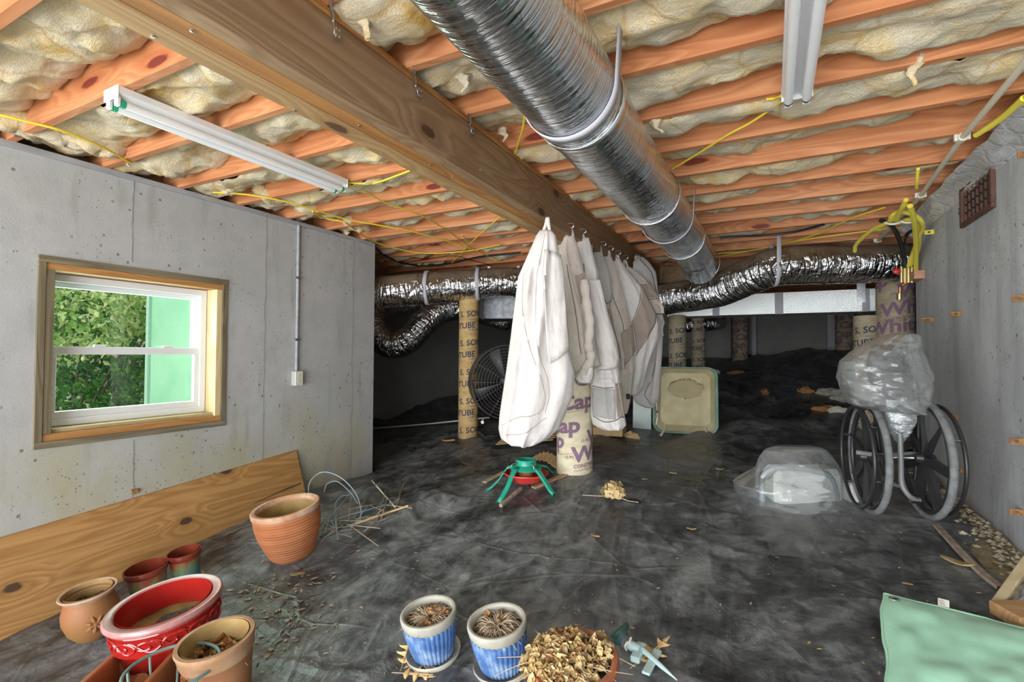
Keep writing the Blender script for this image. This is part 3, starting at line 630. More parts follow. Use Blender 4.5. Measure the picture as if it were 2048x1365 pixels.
shrub('broadleaf_shrub', (-9.2, 4.2, 1.6), (2.2, 2.2, 2.6), 7000, LEAF, 'tall green bush outside beside the pale stucco corner, farthest back', .13, 8)

# ------------------------------------------------------------------ ducts
ZD = .895+H
P = [(-.585, -.7, ZD+.01), (-.60, .8, ZD), (-.605, 2.2, ZD-.012), (-.60, 3.6, ZD-.005), (-.60, 4.7, ZD-.01), (-.62, 5.2, ZD-.05)]
main = tag(duct_mesh(smooth(P, 60),   .158, 2.2, .004, .016, .012, 72, pinch=((2.85, .05, .05), (4.55, .05, .05), (5.35, .04, .05))).build('flexible_duct', FOILM, ang=180), 'long shiny silver round flexible duct running under the joists beside the girder', 'duct')
def dband(y, w, mat, name, **k): return ring_strip((-.603, y, ZD-.008), (0, 1, 0), .159, w, mat, name, main, **k)
ys_ = float(atz(1150, 208, .84)[1]); dband(ys_, .035, STRAP, 'hanging_strap', a0=-radians(15), a1=radians(195)-2*pi+2*pi*0, hang=None) if False else None
def saddle(parent, c, t, r, w, top, name='hanging_strap'):
    """a strap that passes under the duct, both ends running up to the joists"""
    t = Vector(t).normalized(); n = Vector((0, 0, 1)).cross(t).normalized(); c = Vector(c); rows = []
    for a in np.linspace(pi, 2*pi, 30): d = n*cos(a)+Vector((0, 0, 1))*sin(a); rows.append(c+d*(r+.004))
    rows = [Vector((*(rows[0]-n*.01).xy, top))]+rows+[Vector((*(rows[-1]+n*.01).xy, top))]
    m = MB(); m.grid(np.array([[tuple(p-t*w/2), tuple(p+t*w/2)] for p in rows])); o = m.build(name, STRAP, parent); o.modifiers.new('t', 'SOLIDIFY').thickness = .003; return o
saddle(main, (-.603, ys_, ZD-.008), (0, 1, 0), .160, .05, T)
saddle(main, (-.603, float(atz(1385, 470, .84)[1])-.35, ZD-.01), (0, 1, 0), .160, .04, T)
for k, (u, v, w) in enumerate(((1165, 236, .05), (1340, 405, .05), (1392, 487, .07), (1408, 545, .06))): dband(min(5.2, float(atz(u, v, .84)[1])), w, TAPE, 'tape_band')
def dpx(*pts, dia=.34): return [atd(u, v, dia*FPX/w) for u, v, w in pts]
P = dpx((1250, 618, 60), (1345, 597, 61), (1430, 582, 66), (1495, 556, 71), (1548, 535, 74), (1610, 530, 75), (1700, 529, 75), (1812, 527, 75))
cross = tag(duct_mesh(smooth(P, 70), .172, 5.1, .022, .035, .014, 64, pinch=((.0, .01, 0),)).build('flexible_duct', FOILC, ang=180), 'crinkled silver duct crossing the room end to the right wall, dusty on top', 'duct')
pc = dpx((1551, 534, 74))[0]; saddle(cross, pc, (1, .15, .05), .176, .035, T)
P = dpx((700, 590, 66), (800, 582, 65), (900, 573, 63), (960, 568, 62), (1020, 565, 61), (1120, 575, 60))
left = tag(duct_mesh(smooth(P, 70), .165, 9.7, .022, .035, .014, 64).build('flexible_duct', FOILC, ang=180), 'crinkled silver duct between the left wall end and the hanging garments', 'duct')
for q in ((856, 576, 64), (957, 568, 62)): ring_strip(dpx(q)[0], (1, .45, 0), .176, .04, STRAP, 'hanging_strap', left)
P = dpx((1010, 640, 45), (930, 617, 52), (885, 621, 54), (850, 645, 56), (818, 678, 57), (785, 689, 57), (757, 672, 57), (742, 640, 56), (752, 612, 52), (795, 606, 48), (850, 606, 44))
tag(duct_mesh(smooth(P, 90), .165, 13.1, .024, .03, .014, 56).build('flexible_duct', FOILB, ang=180), 'sagging dark silver duct looping in a U below the left cross duct', 'duct')
P = dpx((720, 528, 46), (770, 532, 44), (810, 542, 36), (850, 560, 34))
tag(duct_mesh(smooth(P, 30), .165, 17.1, .024, .04, .014, 48).build('flexible_duct', FOILC, ang=180), 'short silver duct end tucked above the left cross duct at the wall end', 'duct')
P = dpx((1405, 628, 34), (1425, 612, 34), (1455, 606, 34), (1480, 600, 34), dia=.24)
tag(duct_mesh(smooth(P, 30), .12, 21.1, .024, .04, .014, 40).build('flexible_duct', FOILB, ang=180), 'small dark duct stub joining the front of the long trunk duct', 'duct')
P = dpx((1350, 655, 26), (1385, 650, 28), (1420, 648, 28), (1440, 646, 26), dia=.24)
tag(duct_mesh(smooth(P, 30), .12, 23.1, .024, .04, .014, 40).build('flexible_duct', FOILB, ang=180), 'dark crinkled duct low beneath the trunk duct beside a thin tube pier', 'duct')
# trunk of foil faced board
yt = 6.75; a, b, c = aty(1335, 634, yt), aty(1800, 634, yt), aty(1600, 584, yt)
tr_ = root('trunk_duct', ((a[0]+b[0])/2, yt, a[2]), 'long rectangular foil faced trunk duct under the crinkled cross duct', 'duct'); hw = (b[0]-a[0])/2+.25; ht = c[2]-a[2]
m = MB(); m.box((-hw+.25, 0, 0), (hw, .42, ht)); m.uv = [(v[0]+v[1], v[2]+v[1]) for v in m.v]; m.build('duct_board', BOARDF, tr_, smooth=False)
for u, w in ((1558, .09), (1732, .07), (1432, .08)):
    x = aty(u, 610, yt)[0]-(a[0]+b[0])/2; MB().box((x-w/2, -.004, -.004), (x+w/2, .424, ht+.004)).build('joint_tape', STRAP, tr_, smooth=False)
x = aty(1722, 590, yt)[0]-(a[0]+b[0])/2; MB().box((x-.04, -.02, ht*.4), (x+.04, -.005, T-a[2])).build('hanging_strap', STEEL, tr_, smooth=False)
p = atd(998, 640, 6.0); pl = root('air_plenum', p, 'grey sheet metal plenum box under the left cross duct beside the hanging garments', 'plenum', rot=(0, 0, .35))
m = MB(); m.box((-.17, -.15, .0), (.25, .35, .26)); m.build('box_body', mixed('dull_sheet_metal', (.10, .11, .12), (.18, .19, .20), 20., .45, .1, .002, .7), pl, smooth=False, bevel=.006)
m = MB(); m.add([(-.17, -.15, 0), (-.17, -.15, .26), (-.30, -.05, .26), (-.30, -.05, .06), (-.17, .35, 0), (-.17, .35, .26), (-.30, .30, .26), (-.30, .30, .06)], [(0, 1, 2, 3), (4, 7, 6, 5), (1, 5, 6, 2), (0, 3, 7, 4), (3, 2, 6, 7)]).build('transition', flat('pale_metal', (.34, .34, .37), .5), pl, smooth=False)
for x_ in (-.14, .22): MB().box((x_-.015, .08, .26), (x_+.015, .084, T-p[2])).build('hanging_strap', STEEL, pl, smooth=False)
struct(MB().box((-5.4, 6.2, T-.20), (1.6, 6.29, T-.005)).build('trim_4', GIRD, smooth=False))

left_z = dpx((945, 590, 63))[0][2]
# ------------------------------------------------------------------ round piers in printed paper tubes
def text_mesh(s, size, bold=.0):
    c = bpy.data.curves.new('t', 'FONT'); c.body = s; c.size = size; c.offset = bold; c.resolution_u = 3; c.align_x = 'LEFT'
    o = bpy.data.objects.new('t', c); COL.objects.link(o); bpy.context.view_layer.update(); me = bpy.data.meshes.new_from_object(o.evaluated_get(bpy.context.evaluated_depsgraph_get()))
    bpy.data.objects.remove(o); return me
def wrapped(rows, r, ink, parent, name='print'):
    """rows: (text, size, z, phi, tilt, bold) printed round a tube"""
    bm_all = bmesh.new()
    for s, size, z, phi, tilt, bold, *span in rows:
        me = text_mesh(s, size, bold); bm = bmesh.new(); bm.from_mesh(me); bpy.data.meshes.remove(me)
        if not bm.verts: bm.free(); continue
        if span:
            w_ = max(v.co.x for v in bm.verts)
            for v in bm.verts: v.co.x *= span[0]*r/w_
        x0 = min(v.co.x for v in bm.verts); x1 = max(v.co.x for v in bm.verts); x = x0+.012
        while x < x1: bmesh.ops.bisect_plane(bm, geom=bm.verts[:]+bm.edges[:]+bm.faces[:], plane_co=(x, 0, 0), plane_no=(1, 0, 0)); x += .012
        for v in bm.verts: ph = phi+v.co.x/r; zz = z+v.co.y+tilt*v.co.x; v.co = ((r+.0012)*cos(ph), (r+.0012)*sin(ph), zz)
        tmp = bpy.data.meshes.new('x'); bm.to_mesh(tmp); bm.free(); bm_all.from_mesh(tmp); bpy.data.meshes.remove(tmp)
    me = bpy.data.meshes.new(name); bm_all.to_mesh(me); bm_all.free(); me.materials.append(ink); o = bpy.data.objects.new(name, me); link(o, parent); o['kind'] = 'stuff'; return o
def pier(p, r, top, mat, label, style=None, seed=0, face=None):
    e = root('concrete_pier', (p[0], p[1], p[2]-.06), label, 'pier', 'round piers in printed paper tubes'); hgt = top-p[2]+.06; m = MB(); n = 24
    m.lathe([(r*(1+.004*sin(k*2.1+seed)), hgt*k/n) for k in range(n+1)], 48, cap0=True, cap1=True); m.build('paper_tube', mat, e)
    m = MB(); rr = r+.0006                                                # spiral lap of the paper
    for s0 in np.arange(-.5, hgt, .30 if r > .12 else .16):
        A = np.linspace(0, 2*pi, 49); zz = s0+A*r*.16; ok = (zz > 0) & (zz < hgt)
        P = np.stack([np.stack([rr*np.cos(A), rr*np.sin(A), zz], 1), np.stack([(rr+.0012)*np.cos(A), (rr+.0012)*np.sin(A), zz+.003], 1), np.stack([rr*np.cos(A), rr*np.sin(A), zz+.005], 1)], 1)[ok]
        if len(P) > 2: m.grid(P)
    m.build('spiral_lap', PAPERD, e)['kind'] = 'stuff'
    face = atan2(-p[1], -p[0]) if face is None else face; rows = []
    if style == 'cap':
        z = .145; k = 0
        while z < hgt-.20:
            ph = face-.15+.9*k+seed
            rows += [('White Cap', .150*r/.133, z, ph, .13, .0055, 5.83), ('CONSTRUCTION SUPPLY', .036, z-.045, ph+.1, .13, .0008), ('concrete form tube', .020, z-.068, ph+.1, .13, .0), ('10 IN', .030, z+.02, ph-.42, .13, .0004)]; z += .122 if k == 0 else .180; k += 1
        wrapped(rows, r, INKP, e)
    elif style == 'sono':
        z = .10; k = 0
        while z < hgt-.14:
            ph = face-1.0-(k % 2)*3.35
            rows += [('S. SONOTUBE', .088, z, ph, .09, .0016), ('concrete forms', .020, z-.03, ph+.9, .09, .0), ('fibre form tube', .016, z-.052, ph+1.2, .09, .0), ('TUBE FORM', .03, z+.01, ph+3.35+1.0, .09, .0), ('fibre tube', .018, z-.025, ph+3.35+1.2, .09, .0)]; z += .158; k += 1
        wrapped(rows, r, INKB, e)
    return e
p = gp(1145, 938); p[0] = -1.31; p[1] = 3.55; p[2] = floor_at(p[0], p[1]); pier(p, .133, T-.25, PAPERW, 'front pier in a cream paper tube with purple lettering, holding the girder', 'cap', .0)
p = atd(936, 862, .215*FPX/39); p[2] = floor_at(p[0], p[1]); pier(p, .108, left_z, PAPERT, 'tan pier with navy lettering standing left of the hanging garments', 'sono', .2)
p = atd(1791, 640, .31*FPX/64); p[2] = floor_at(p[0], p[1]); pier(p, .155, T, PAPERD, 'cream pier with purple lettering behind the bagged wheelchair at the wall end', 'cap', .25)
for (u, v, w, dia, lab, st, mt) in ((1355, 745, 34, .22, 'thin tan pier rising behind the green wheelbarrow tray', 'sono', PAPERD), (1397, 722, 26, .22, 'thin tan pier beyond the first, right of the one behind the wheelbarrow', 'sono', PAPERD),
    (1480, 722, 30, .31, 'cream pier standing alone under the middle of the trunk duct', 'cap', PAPERD), (1690, 705, 33, .31, 'cream pier with faint purple lettering far back, left of a tan one', 'cap', PAPERD), (1733, 692, 44, .22, 'tan pier with navy lettering far back above the plastic bag', 'sono', PAPERD)):
    p = atd(u, v, dia*FPX/w); p[2] = floor_at(p[0], p[1])-.05; pier(p, dia/2, atd(u, 632, depth(p))[2] if depth(p) < 6.6 else T, mt, lab, st, .4)

# ------------------------------------------------------------------ fluorescent fittings
def fitting(x, y0, y1, label, ends):
    e = root('fluorescent_light', (x, (y0+y1)/2, T-.062), label, 'ceiling light', 'twin tube ceiling lights'); L = (y1-y0)/2; w = .054
    prof = [(-w, .060), (w, .060), (w, .034), (w-.006, .026), (.018, .016), (.010, .030), (-.010, .030), (-.018, .016), (-w+.006, .026), (-w, .034)]
    m = MB(); n = len(prof); m.add([(px, s*L, pz) for s in (-1, 1) for px, pz in prof], [(k, (k+1) % n, (k+1) % n+n, k+n) for k in range(n)]+[tuple(range(n))[::-1], tuple(range(n, 2*n))]); m.build('housing', WHT, e, smooth=False)
    for s in (-1, 1):
        MB().box((-w-.001, s*L-.003 if s > 0 else -L-.002, .012), (w+.001, s*L+.002 if s > 0 else -L+.003, .062)).build('end_plate', WHT, e, smooth=False, bevel=.001)
    for sx in (-1, 1):
        t = MB().tube(np.array([(sx*.031, -L+.022, -.002), (sx*.031, L-.022, -.002)]), .0155, 20).build('fluorescent_tube', TUBE, e)
        for s in (-1, 1):
            MB().tube(np.array([(sx*.031, s*(L-.034), -.002), (sx*.031, s*(L-.018), -.002)]), .0163, 16).build('tube_cap', ends, t)
            MB().box((sx*.031-.013, s*L-.016 if s > 0 else -L+.001, -.016), (sx*.031+.013, s*L-.001 if s > 0 else -L+.016, .04)).build('lamp_holder', WHT, e, smooth=False, bevel=.003)
fitting(-2.345, 1.02, 2.23, 'white twin tube light with green tube caps, left of the girder', GRN)
fitting(.095, 1.03, 2.25, 'white twin tube light right of the round duct, its near end cut by the frame', flat('grey_cap', (.35, .36, .38), .4, .8))

# ------------------------------------------------------------------ wires and pipes under the joists
def zc_(pts, dz=-.006): return [atz(u, v, T-H+dz-(q[0] if q else 0)) for u, v, *q in pts]
cable('electric_cable', zc_([(-60, 218), (0, 230), (60, 245), (125, 262), (200, 292), (262, 326)]), .006, YEL, 'yellow electric cable along the top of the left wall, nearest end')
cable('electric_cable', zc_([(425, 385, .02), (490, 389), (550, 399), (610, 414), (690, 438), (765, 452), (835, 466), (930, 493)]), .006, YEL, 'yellow cable running from the left wall top towards the cable knot by the garments')
cable('electric_cable', zc_([(625, 423, .02), (650, 437), (690, 445, .01), (710, 460), (745, 482), (790, 497), (850, 507), (930, 503), (1000, 490)]), .006, YEL, 'yellow cable drooping past the far top corner of the left wall')
cable('electric_cable', zc_([(676, 363, .02), (690, 365), (745, 367), (800, 349), (828, 338)]), .0055, YEL, 'short bright yellow cable from the left light fitting up to the girder')
cable('electric_cable', zc_([(684, 365, .01), (720, 378), (770, 405), (840, 430), (895, 462), (930, 487), (950, 500), (1000, 522)]), .0055, YEL, 'yellow cable slanting from the left light fitting down to the cable knot')
cable('electric_cable', zc_([(934, 492), (965, 465), (1000, 434)]), .005, YEL, 'thin yellow cable rising from the cable knot to the girder')
cable('electric_cable', zc_([(900, 530), (935, 492), (925, 470)]), .005, YEL, 'shortest yellow cable tail hanging at the cable knot')
cable('electric_cable', zc_([(1572, 196, .02), (1545, 216), (1500, 246), (1455, 270), (1400, 305), (1345, 338)]), .0055, YEL, 'yellow cable from the right light fitting to the round duct')
cable('electric_cable', zc_([(1563, 192, .02), (1548, 197), (1532, 199)]), .0055, YEL, 'tiny yellow cable tail at the far end of the right light fitting')
cable('electric_cable', zc_([(1425, 508), (1500, 502), (1580, 485), (1640, 466), (1700, 438), (1770, 415)]), .0055, YEL, 'yellow cable curving over the right cross duct to the gas tube bundle')
cable('electric_cable', zc_([(1425, 516), (1520, 498), (1620, 478), (1740, 462), (1800, 455)]), .0055, YEL, 'lower yellow cable over the right cross duct, nearly level')
cable('electric_cable', zc_([(1050, 215, -.03), (1046, 255), (1037, 285), (1030, 308)]), .005, YEL, 'yellow cable hanging between girder and round duct by the wool')
cable('black_cable', zc_([(1230, 492), (1262, 488), (1300, 484), (1342, 481)]), .011, BLACKP, 'black cable crossing from the girder end to the round duct')
cable('black_cable', zc_([(1440, 476), (1480, 473), (1530, 471), (1590, 464), (1648, 449)]), .011, BLACKP, 'black cable right of the round duct, bowed under the joists')
cable('black_cable', zc_([(744, 486), (765, 508), (800, 525), (850, 532), (900, 527), (960, 514), (1040, 506)]), .011, BLACKP, 'black cable over the left cross duct, running behind the garments')
cable('black_wire', zc_([(800, 528), (850, 520), (905, 512), (940, 520), (985, 532)]), .004, BLACKP, 'thin black wire looped above the left cross duct')
P = [atz(u, v, T-H-.018) for u, v in ((2120, 30), (2048, 128), (1924, 276), (1838, 396), (1752, 486))]
P[0] = P[0]+(P[0]-P[1])*((P[0][1]+1.1)/max(.05, P[1][1]-P[0][1]))
pp = tag(MB().tube(np.array([P[0], P[1], P[2], P[3], P[4]]), .013, 12).build('water_pipe', CREAM), 'long cream plastic water pipe slanting under the joists near the right wall', 'pipe')
for u, v in ((1924, 276), (1841, 392), (1755, 482)):
    c = atz(u, v, T-H-.018); d = (np.array(P[4])-P[1]); d /= np.linalg.norm(d); MB().tube(np.array([c-d*.02, c+d*.02]), .021, 12).build('pipe_coupling', CREAM, pp); MB().box((c[0]-.03, c[1]-.008, c[2]-.012), (c[0]+.03, c[1]+.008, c[2]+.02)).build('pipe_clip', PVCW, pp, smooth=False)
# gas tubes, water hoses and their manifold at the end of the right wall
def yq(pts, y=5.02): return [aty(u, v, q[0] if q else y) for u, v, *q in pts]
cable('gas_tube', [np.array([.80, -1.1, T-.02]), np.array([.82, .6, T-.02])]+zc_([(2080, 165), (2048, 196), (2005, 235), (1965, 262), (1952, 270)], -.012), .014, YELG, 'yellow gas tube along the foil strip at the top of the right wall', 'gas tube')
cable('gas_tube', yq([(1710, 503, 5.0), (1713, 489, 4.9), (1742, 462, 4.6), (1785, 440, 4.3), (1806, 414, 4.0), (1810, 405, 3.95)]), .015, YELG, 'yellow gas tube slanting up over the right cross duct to the bundle', 'gas tube', n=40)
cable('gas_tube', yq([(1820, 412, 3.95), (1828, 440, 4.15), (1832, 490, 4.6), (1832, 535, 4.95), (1834, 552, 4.97)]), .016, YELG, 'yellow gas tube hanging straight down to the manifold, nearest of the bundle', 'gas tube', n=40)
cable('gas_tube', yq([(1780, 445, 4.35), (1784, 432, 4.25), (1800, 425, 4.2), (1822, 428, 4.2), (1842, 442, 4.25), (1845, 458, 4.4), (1838, 472, 4.5), (1836, 500, 4.75), (1822, 530, 4.98)]), .015, YELG, 'yellow gas tube looping round the bundle against the right wall end', 'gas tube', n=60)
cable('gas_tube', yq([(1793, 442, 4.3), (1800, 425, 4.1), (1806, 412, 3.98), (1812, 400, 3.9)]), .014, YELG, 'short yellow gas tube rising into the joists above the bundle', 'gas tube')
cable('gas_tube', yq([(1800, 446, 4.4), (1815, 440, 4.35), (1834, 450, 4.4), (1838, 468, 4.5), (1828, 500, 4.8), (1816, 534, 5.0)]), .014, YELG, 'innermost yellow gas tube curling behind the bundle loop', 'gas tube', n=50)
cable('gas_tube', yq([(1836, 338, 3.2), (1834, 362, 3.3), (1833, 376, 3.4)]), .008, YELG, 'small yellow tube tail by the cream water pipe', 'gas tube')
cable('water_hose', yq([(1762, 441, 4.5), (1783, 452, 4.6), (1798, 478, 4.8), (1807, 510, 4.95), (1810, 535, 5.0)]), .017, BLACKP, 'thick black hose curving down beside the yellow gas tubes', 'hose', n=40)
cable('water_hose', yq([(1828, 460, 4.7), (1815, 468, 4.75), (1808, 485, 4.9), (1804, 510, 5.02), (1803, 525, 5.04)]), .013, BLACKP, 'thinner black hose half hidden by the thick one', 'hose', n=40)
for k, (u, v) in enumerate(((1786, 443), (1818, 440))):
    c = aty(u, v, 4.28); tag(MB().tube(smooth([c+np.array([-.045, 0, -.005]), c+np.array([-.02, -.02, -.022]), c+np.array([.02, -.02, -.022]), c+np.array([.045, 0, -.005])], 14), .007, 8).build('pipe_hanger', PVCW), ('white hanger clip under the yellow gas tubes, the one toward the duct', 'white hanger clip under the yellow gas tubes, the one toward the right wall')[k], 'clip')
p = aty(1812, 552, 5.05); e = root('pipe_manifold', p, 'copper and brass manifold with a red tap at the end of the right wall', 'manifold')
def rel(pts): return [np.array(q)-p for q in pts]
m = MB(); m.tube(np.array(rel(yq([(1803, 572, 5.05), (1835, 552, 5.05)]))), .014, 10); m.tube(np.array(rel(yq([(1800, 575, 5.05), (1800, 590, 5.05)]))), .012, 10); m.build('copper_pipe', COPPER, e)
for u in (1803, 1810, 1817, 1824): MB().tube(np.array(rel(yq([(u, 566, 5.04), (u, 534, 5.04)]))), .013, 10).build('brass_valve', BRASS, e); 
m = MB(); c = rel(yq([(1793, 543, 5.0)]))[0]; m.lathe([(.001, -.01), (.022, -.008), (.024, .004), (.012, .012), (.001, .012)], 12, mod=lambda k, a, r, z: .003*cos(a*4) if r > .02 else 0, M=Matrix.Translation(c) @ Matrix.Rotation(pi/2, 4, 'X')).build('tap_handle', REDP, e)
MB().tube(np.array(rel(yq([(1799, 588, 5.03), (1799, 600, 5.03)]))), .02, 12).build('drain_cock', BRASS, e)
p = aty(1838, 556, 5.0); tag(MB().box((-.055, -.12, -.02), (.03, .16, .045)).build('wood_block', wood('block_pine', 1, (.60, .32, .18), (.48, .30, .20), (.35, .18, .10), knots=False), smooth=False, bevel=.003, loc=p), 'short pine block carrying the manifold on the right wall end', 'wood block')
# vent in the right wall
a, b, c, d = [atx(u, v, XR) for u, v in ((1929, 369), (1995, 320), (1990, 419), (1926, 456))]
vy0, vy1, vz0, vz1 = (b[1]+c[1])/2, (a[1]+d[1])/2, (c[2]+d[2])/2, (a[2]+b[2])/2; e = root('foundation_vent', (XR, (vy0+vy1)/2, (vz0+vz1)/2), 'rusty brown louvred vent grille set in the right wall under the foil', 'vent'); hy, hz = (vy1-vy0)/2, (vz1-vz0)/2
fr = .028
for lo, hi in (((-hy, hz-fr), (hy, hz)), ((-hy, -hz), (hy, -hz+fr)), ((-hy, -hz+fr), (-hy+fr, hz-fr)), ((hy-fr, -hz+fr), (hy, hz-fr))): MB().box((-.022, lo[0], lo[1]), (0, hi[0], hi[1])).build('vent_frame', RBROWN, e, smooth=False, bevel=.003)
MB().box((-.004, -hy+fr, -hz+fr), (-.001, hy-fr, hz-fr)).build('vent_screen', flat('dark_screen', (.05, .035, .03), .8), e, smooth=False)
for r_ in range(4):
    for c_ in range(7):
        y = -hy+fr+(2*hy-2*fr)*(c_+.5)/7; z = -hz+fr+(2*hz-2*fr)*(r_+.5)/4; MB().box((-.014, y-.010, z-.018), (-.003, y-.004, z+.018)).box((-.010, y-.004, z+.004), (-.003, y+.010, z+.018)).build('louvre', RBROWN, e, smooth=False)
MB().box((-.012, -hy+fr, hz-fr-.022), (-.002, hy-fr, hz-fr-.012)).build('vent_slide', STEEL, e, smooth=False)
m = MB(); m.box((-.008, hy, -.025), (0, hy+.07, .015)); m.build('fixing_tab', RUST, e, smooth=False); MB().lathe([(.012, -.001), (.012, .001)], 10, cap0=True, cap1=True, M=Matrix.Translation((-.009, hy+.045, -.004)) @ Matrix.Rotation(pi/2, 4, 'Y')).build('tab_hole', STEEL, e)
# conduit and outlet on the left wall
a, b = atx(590, 430, XL), atx(587, 742, XL); p = atx(590, 757, XL); e = root('wall_outlet', (XL, p[1], p[2]), 'pale outlet box on the left wall fed by a thin grey vertical conduit', 'outlet')
MB().tube(np.array([(.014, 0, .06), (.014, 0, T-p[2]-.03)]), .012, 12).build('conduit', mixed('grey_conduit', (.30, .31, .33), (.40, .41, .43), 30., .5, 0), e)
MB().box((0, -.036, -.058), (.045, .036, .058)).build('outlet_box', flat('box_grey', (.50, .51, .50), .5), e, smooth=False, bevel=.004); MB().box((.045, -.036, -.058), (.051, .036, .058)).build('cover_plate', flat('ivory_plastic', (.74, .72, .62), .4), e, smooth=False, bevel=.003)
for s in (-1, 1): MB().box((.051, -.015, s*.022-.013), (.053, .015, s*.022+.013)).build('socket', flat('ivory_socket', (.66, .64, .54), .4), e, smooth=False, bevel=.002)
for z in (.3, .8): MB().box((0, -.02, z), (.027, .02, z+.02)).build('conduit_clip', STEEL, e, smooth=False)

# ------------------------------------------------------------------ hanging canvas garments
def interp(rows, t):
    R = np.array(rows, float); tt = (R[:, 0]-R[0, 0])/(R[-1, 0]-R[0, 0]); return [np.interp(t, tt, R[:, k]) for k in range(R.shape[1])]
def drape_fn(rows, D, thick, seed, folds=7, amp=.02, crumple=.006, twist=0.):
    """a hanging closed body between a left and a right edge; returns f(theta, t)"""
    def f(th, t):
        th, t = np.broadcast_arrays(np.asarray(th, float), np.asarray(t, float)); v, ul, ur = interp(rows, t); c = np.zeros(th.shape+(3,)); hw = np.zeros(th.shape)
        dx = np.stack([(ul-1024)/FPX, -(v-682.5)/FPX, np.ones_like(v)], -1) @ CM*D+OFF; ex = np.stack([(ur-1024)/FPX, -(v-682.5)/FPX, np.ones_like(v)], -1) @ CM*D+OFF
        c = (dx+ex)/2; w = (ex-dx)/2; hw = np.linalg.norm(w, axis=-1); wd = w/(hw[..., None]+1e-9); dd = np.stack([-wd[..., 1], wd[..., 0], np.zeros_like(hw)], -1)   # away from the viewer
        tk = thick*np.clip(.35+1.3*t, .35, 1.)*np.clip(hw/.07, .25, 1)
        wv = .25*vn(t*2+seed, seed); cc = np.cos(th); ss = np.sin(th)
        q = cc*.5*folds*.5
        fold = amp*(ridge(q+seed+wv+.35*vn(t*1.3, q*.4, seed), t*.9+seed*2, seed)**2.2-.45)+amp*.5*(ridge(q*2.3-seed+wv*2, t*2.6, seed+4)**3-.3)
        cr = crumple*fbm(cc*hw*26+seed, t*14, ss*2+seed, 3)
        off = (fold+cr)*np.clip(t*5, .1, 1)*np.clip(hw/.05, .2, 1)
        return c+wd*(cc*(hw))[..., None]+dd*(ss*tk)[..., None]+dd*(np.sign(ss)*np.abs(ss)**.6*off)[..., None]
    return f
def drape_mesh(f, nth=72, nt=90, close=True):
    th = np.arange(nth)*2*pi/nth; t = np.linspace(0, 1, nt); TH, TT = np.meshgrid(th, t); P = f(TH, TT); m = MB(); m.grid(P, True)
    if close:
        m.f.append(tuple(range(nth))[::-1]); o = (nt-1)*nth; c = P[-1].mean(0); m.v.append(tuple(c+np.array([0, 0, .012]))); k = len(m.v)-1; m.f += [(o+j, o+(j+1) % nth, k) for j in range(nth)]
    return m
def patch(f, quad, name, mat, parent, out=.005, n=18):
    """a sewn panel lying on the front of a drape; quad in (s left to right, t top to bottom)"""
    q = np.array(quad, float); a = np.linspace(0, 1, n); U, V = np.meshgrid(a, a); S = (1-U[..., None])*((1-V[..., None])*q[0]+V[..., None]*q[3])+U[..., None]*((1-V[..., None])*q[1]+V[..., None]*q[2])
    th = pi+np.arccos(np.clip(1-2*np.clip(S[..., 0], .01, .99), -1, 1)); th = 2*pi-np.arccos(np.clip(2*np.clip(S[..., 0], .01, .99)-1, -1, 1)); P = f(th, S[..., 1]); cen = f(np.full_like(th, pi/2), S[..., 1]); d = P-cen; d[..., 2] = 0; d /= np.linalg.norm(d, axis=-1)[..., None]+1e-9
    m = MB(); m.grid(P+d*out); o = m.build(name, mat, parent); o.modifiers.new('t', 'SOLIDIFY').thickness = .004; return o
def seamline(f, pts, name, parent, r=.0028, mat=None):
    S = smooth([(s, t, 0) for s, t in pts], 26); th = 2*pi-np.arccos(np.clip(2*np.clip(S[:, 0], .01, .99)-1, -1, 1)); P = f(th, np.clip(S[:, 1], 0, 1)); vd = P-OFF; vd /= np.linalg.norm(vd, axis=1)[:, None]
    return MB().tube(P-vd*.002, r, 6).build(name, mat or PIPING, parent)
HOOKW = flat('white_wire_hook', (.72, .73, .75), .3, .9)
def garment(label, hook, yh, rows, thick, mat, seed, loop, D=None, **kw):
    hp = atx(*hook, -1.195) if yh is None else aty(*hook, yh); D = depth(hp) if D is None else D
    f = drape_fn(rows, D, thick, seed, **kw); e = root('canvas_garment', hp, label, 'garment', 'canvas garments on the girder hooks')
    o = drape_mesh(f).build('body', mat, e, ang=180); o.matrix_parent_inverse = Matrix.Translation(-hp)
    L = [atd(u, v, D) for u, v in loop]; m = MB(); w = .010; rows_ = []
    for p in smooth(L, 20): r = CM[0]*w; rows_.append([tuple(p-r), tuple(p+r)])
    m.grid(np.array(rows_)); q = m.build('hanging_loop', mat, e); q.modifiers.new('t', 'SOLIDIFY').thickness = .004; q.matrix_parent_inverse = Matrix.Translation(-hp)
    def fix(o): o.matrix_parent_inverse = Matrix.Translation(-hp); return o
    return e, f, fix
def hook(u, v, y=None, lab=None, D=None):
    p = atx(u, v, -1.195) if D is None else atd(u, v, D); 
    p = np.array(p)
    P = [(p[0]-.01, p[1], p[2]+.02), (p[0]+.02, p[1], p[2]+.022), (p[0]+.045, p[1], p[2]+.012), (p[0]+.05, p[1], p[2]-.008), (p[0]+.035, p[1], p[2]-.022), (p[0]+.018, p[1], p[2]-.015)]
    P = [tuple(p+(np.array(q)-p)*.72) for q in P]
    tag(MB().tube(smooth(P, 24), .0030, 8).build('screw_hook', HOOKW), lab, 'hook', 'hooks in the girder side')
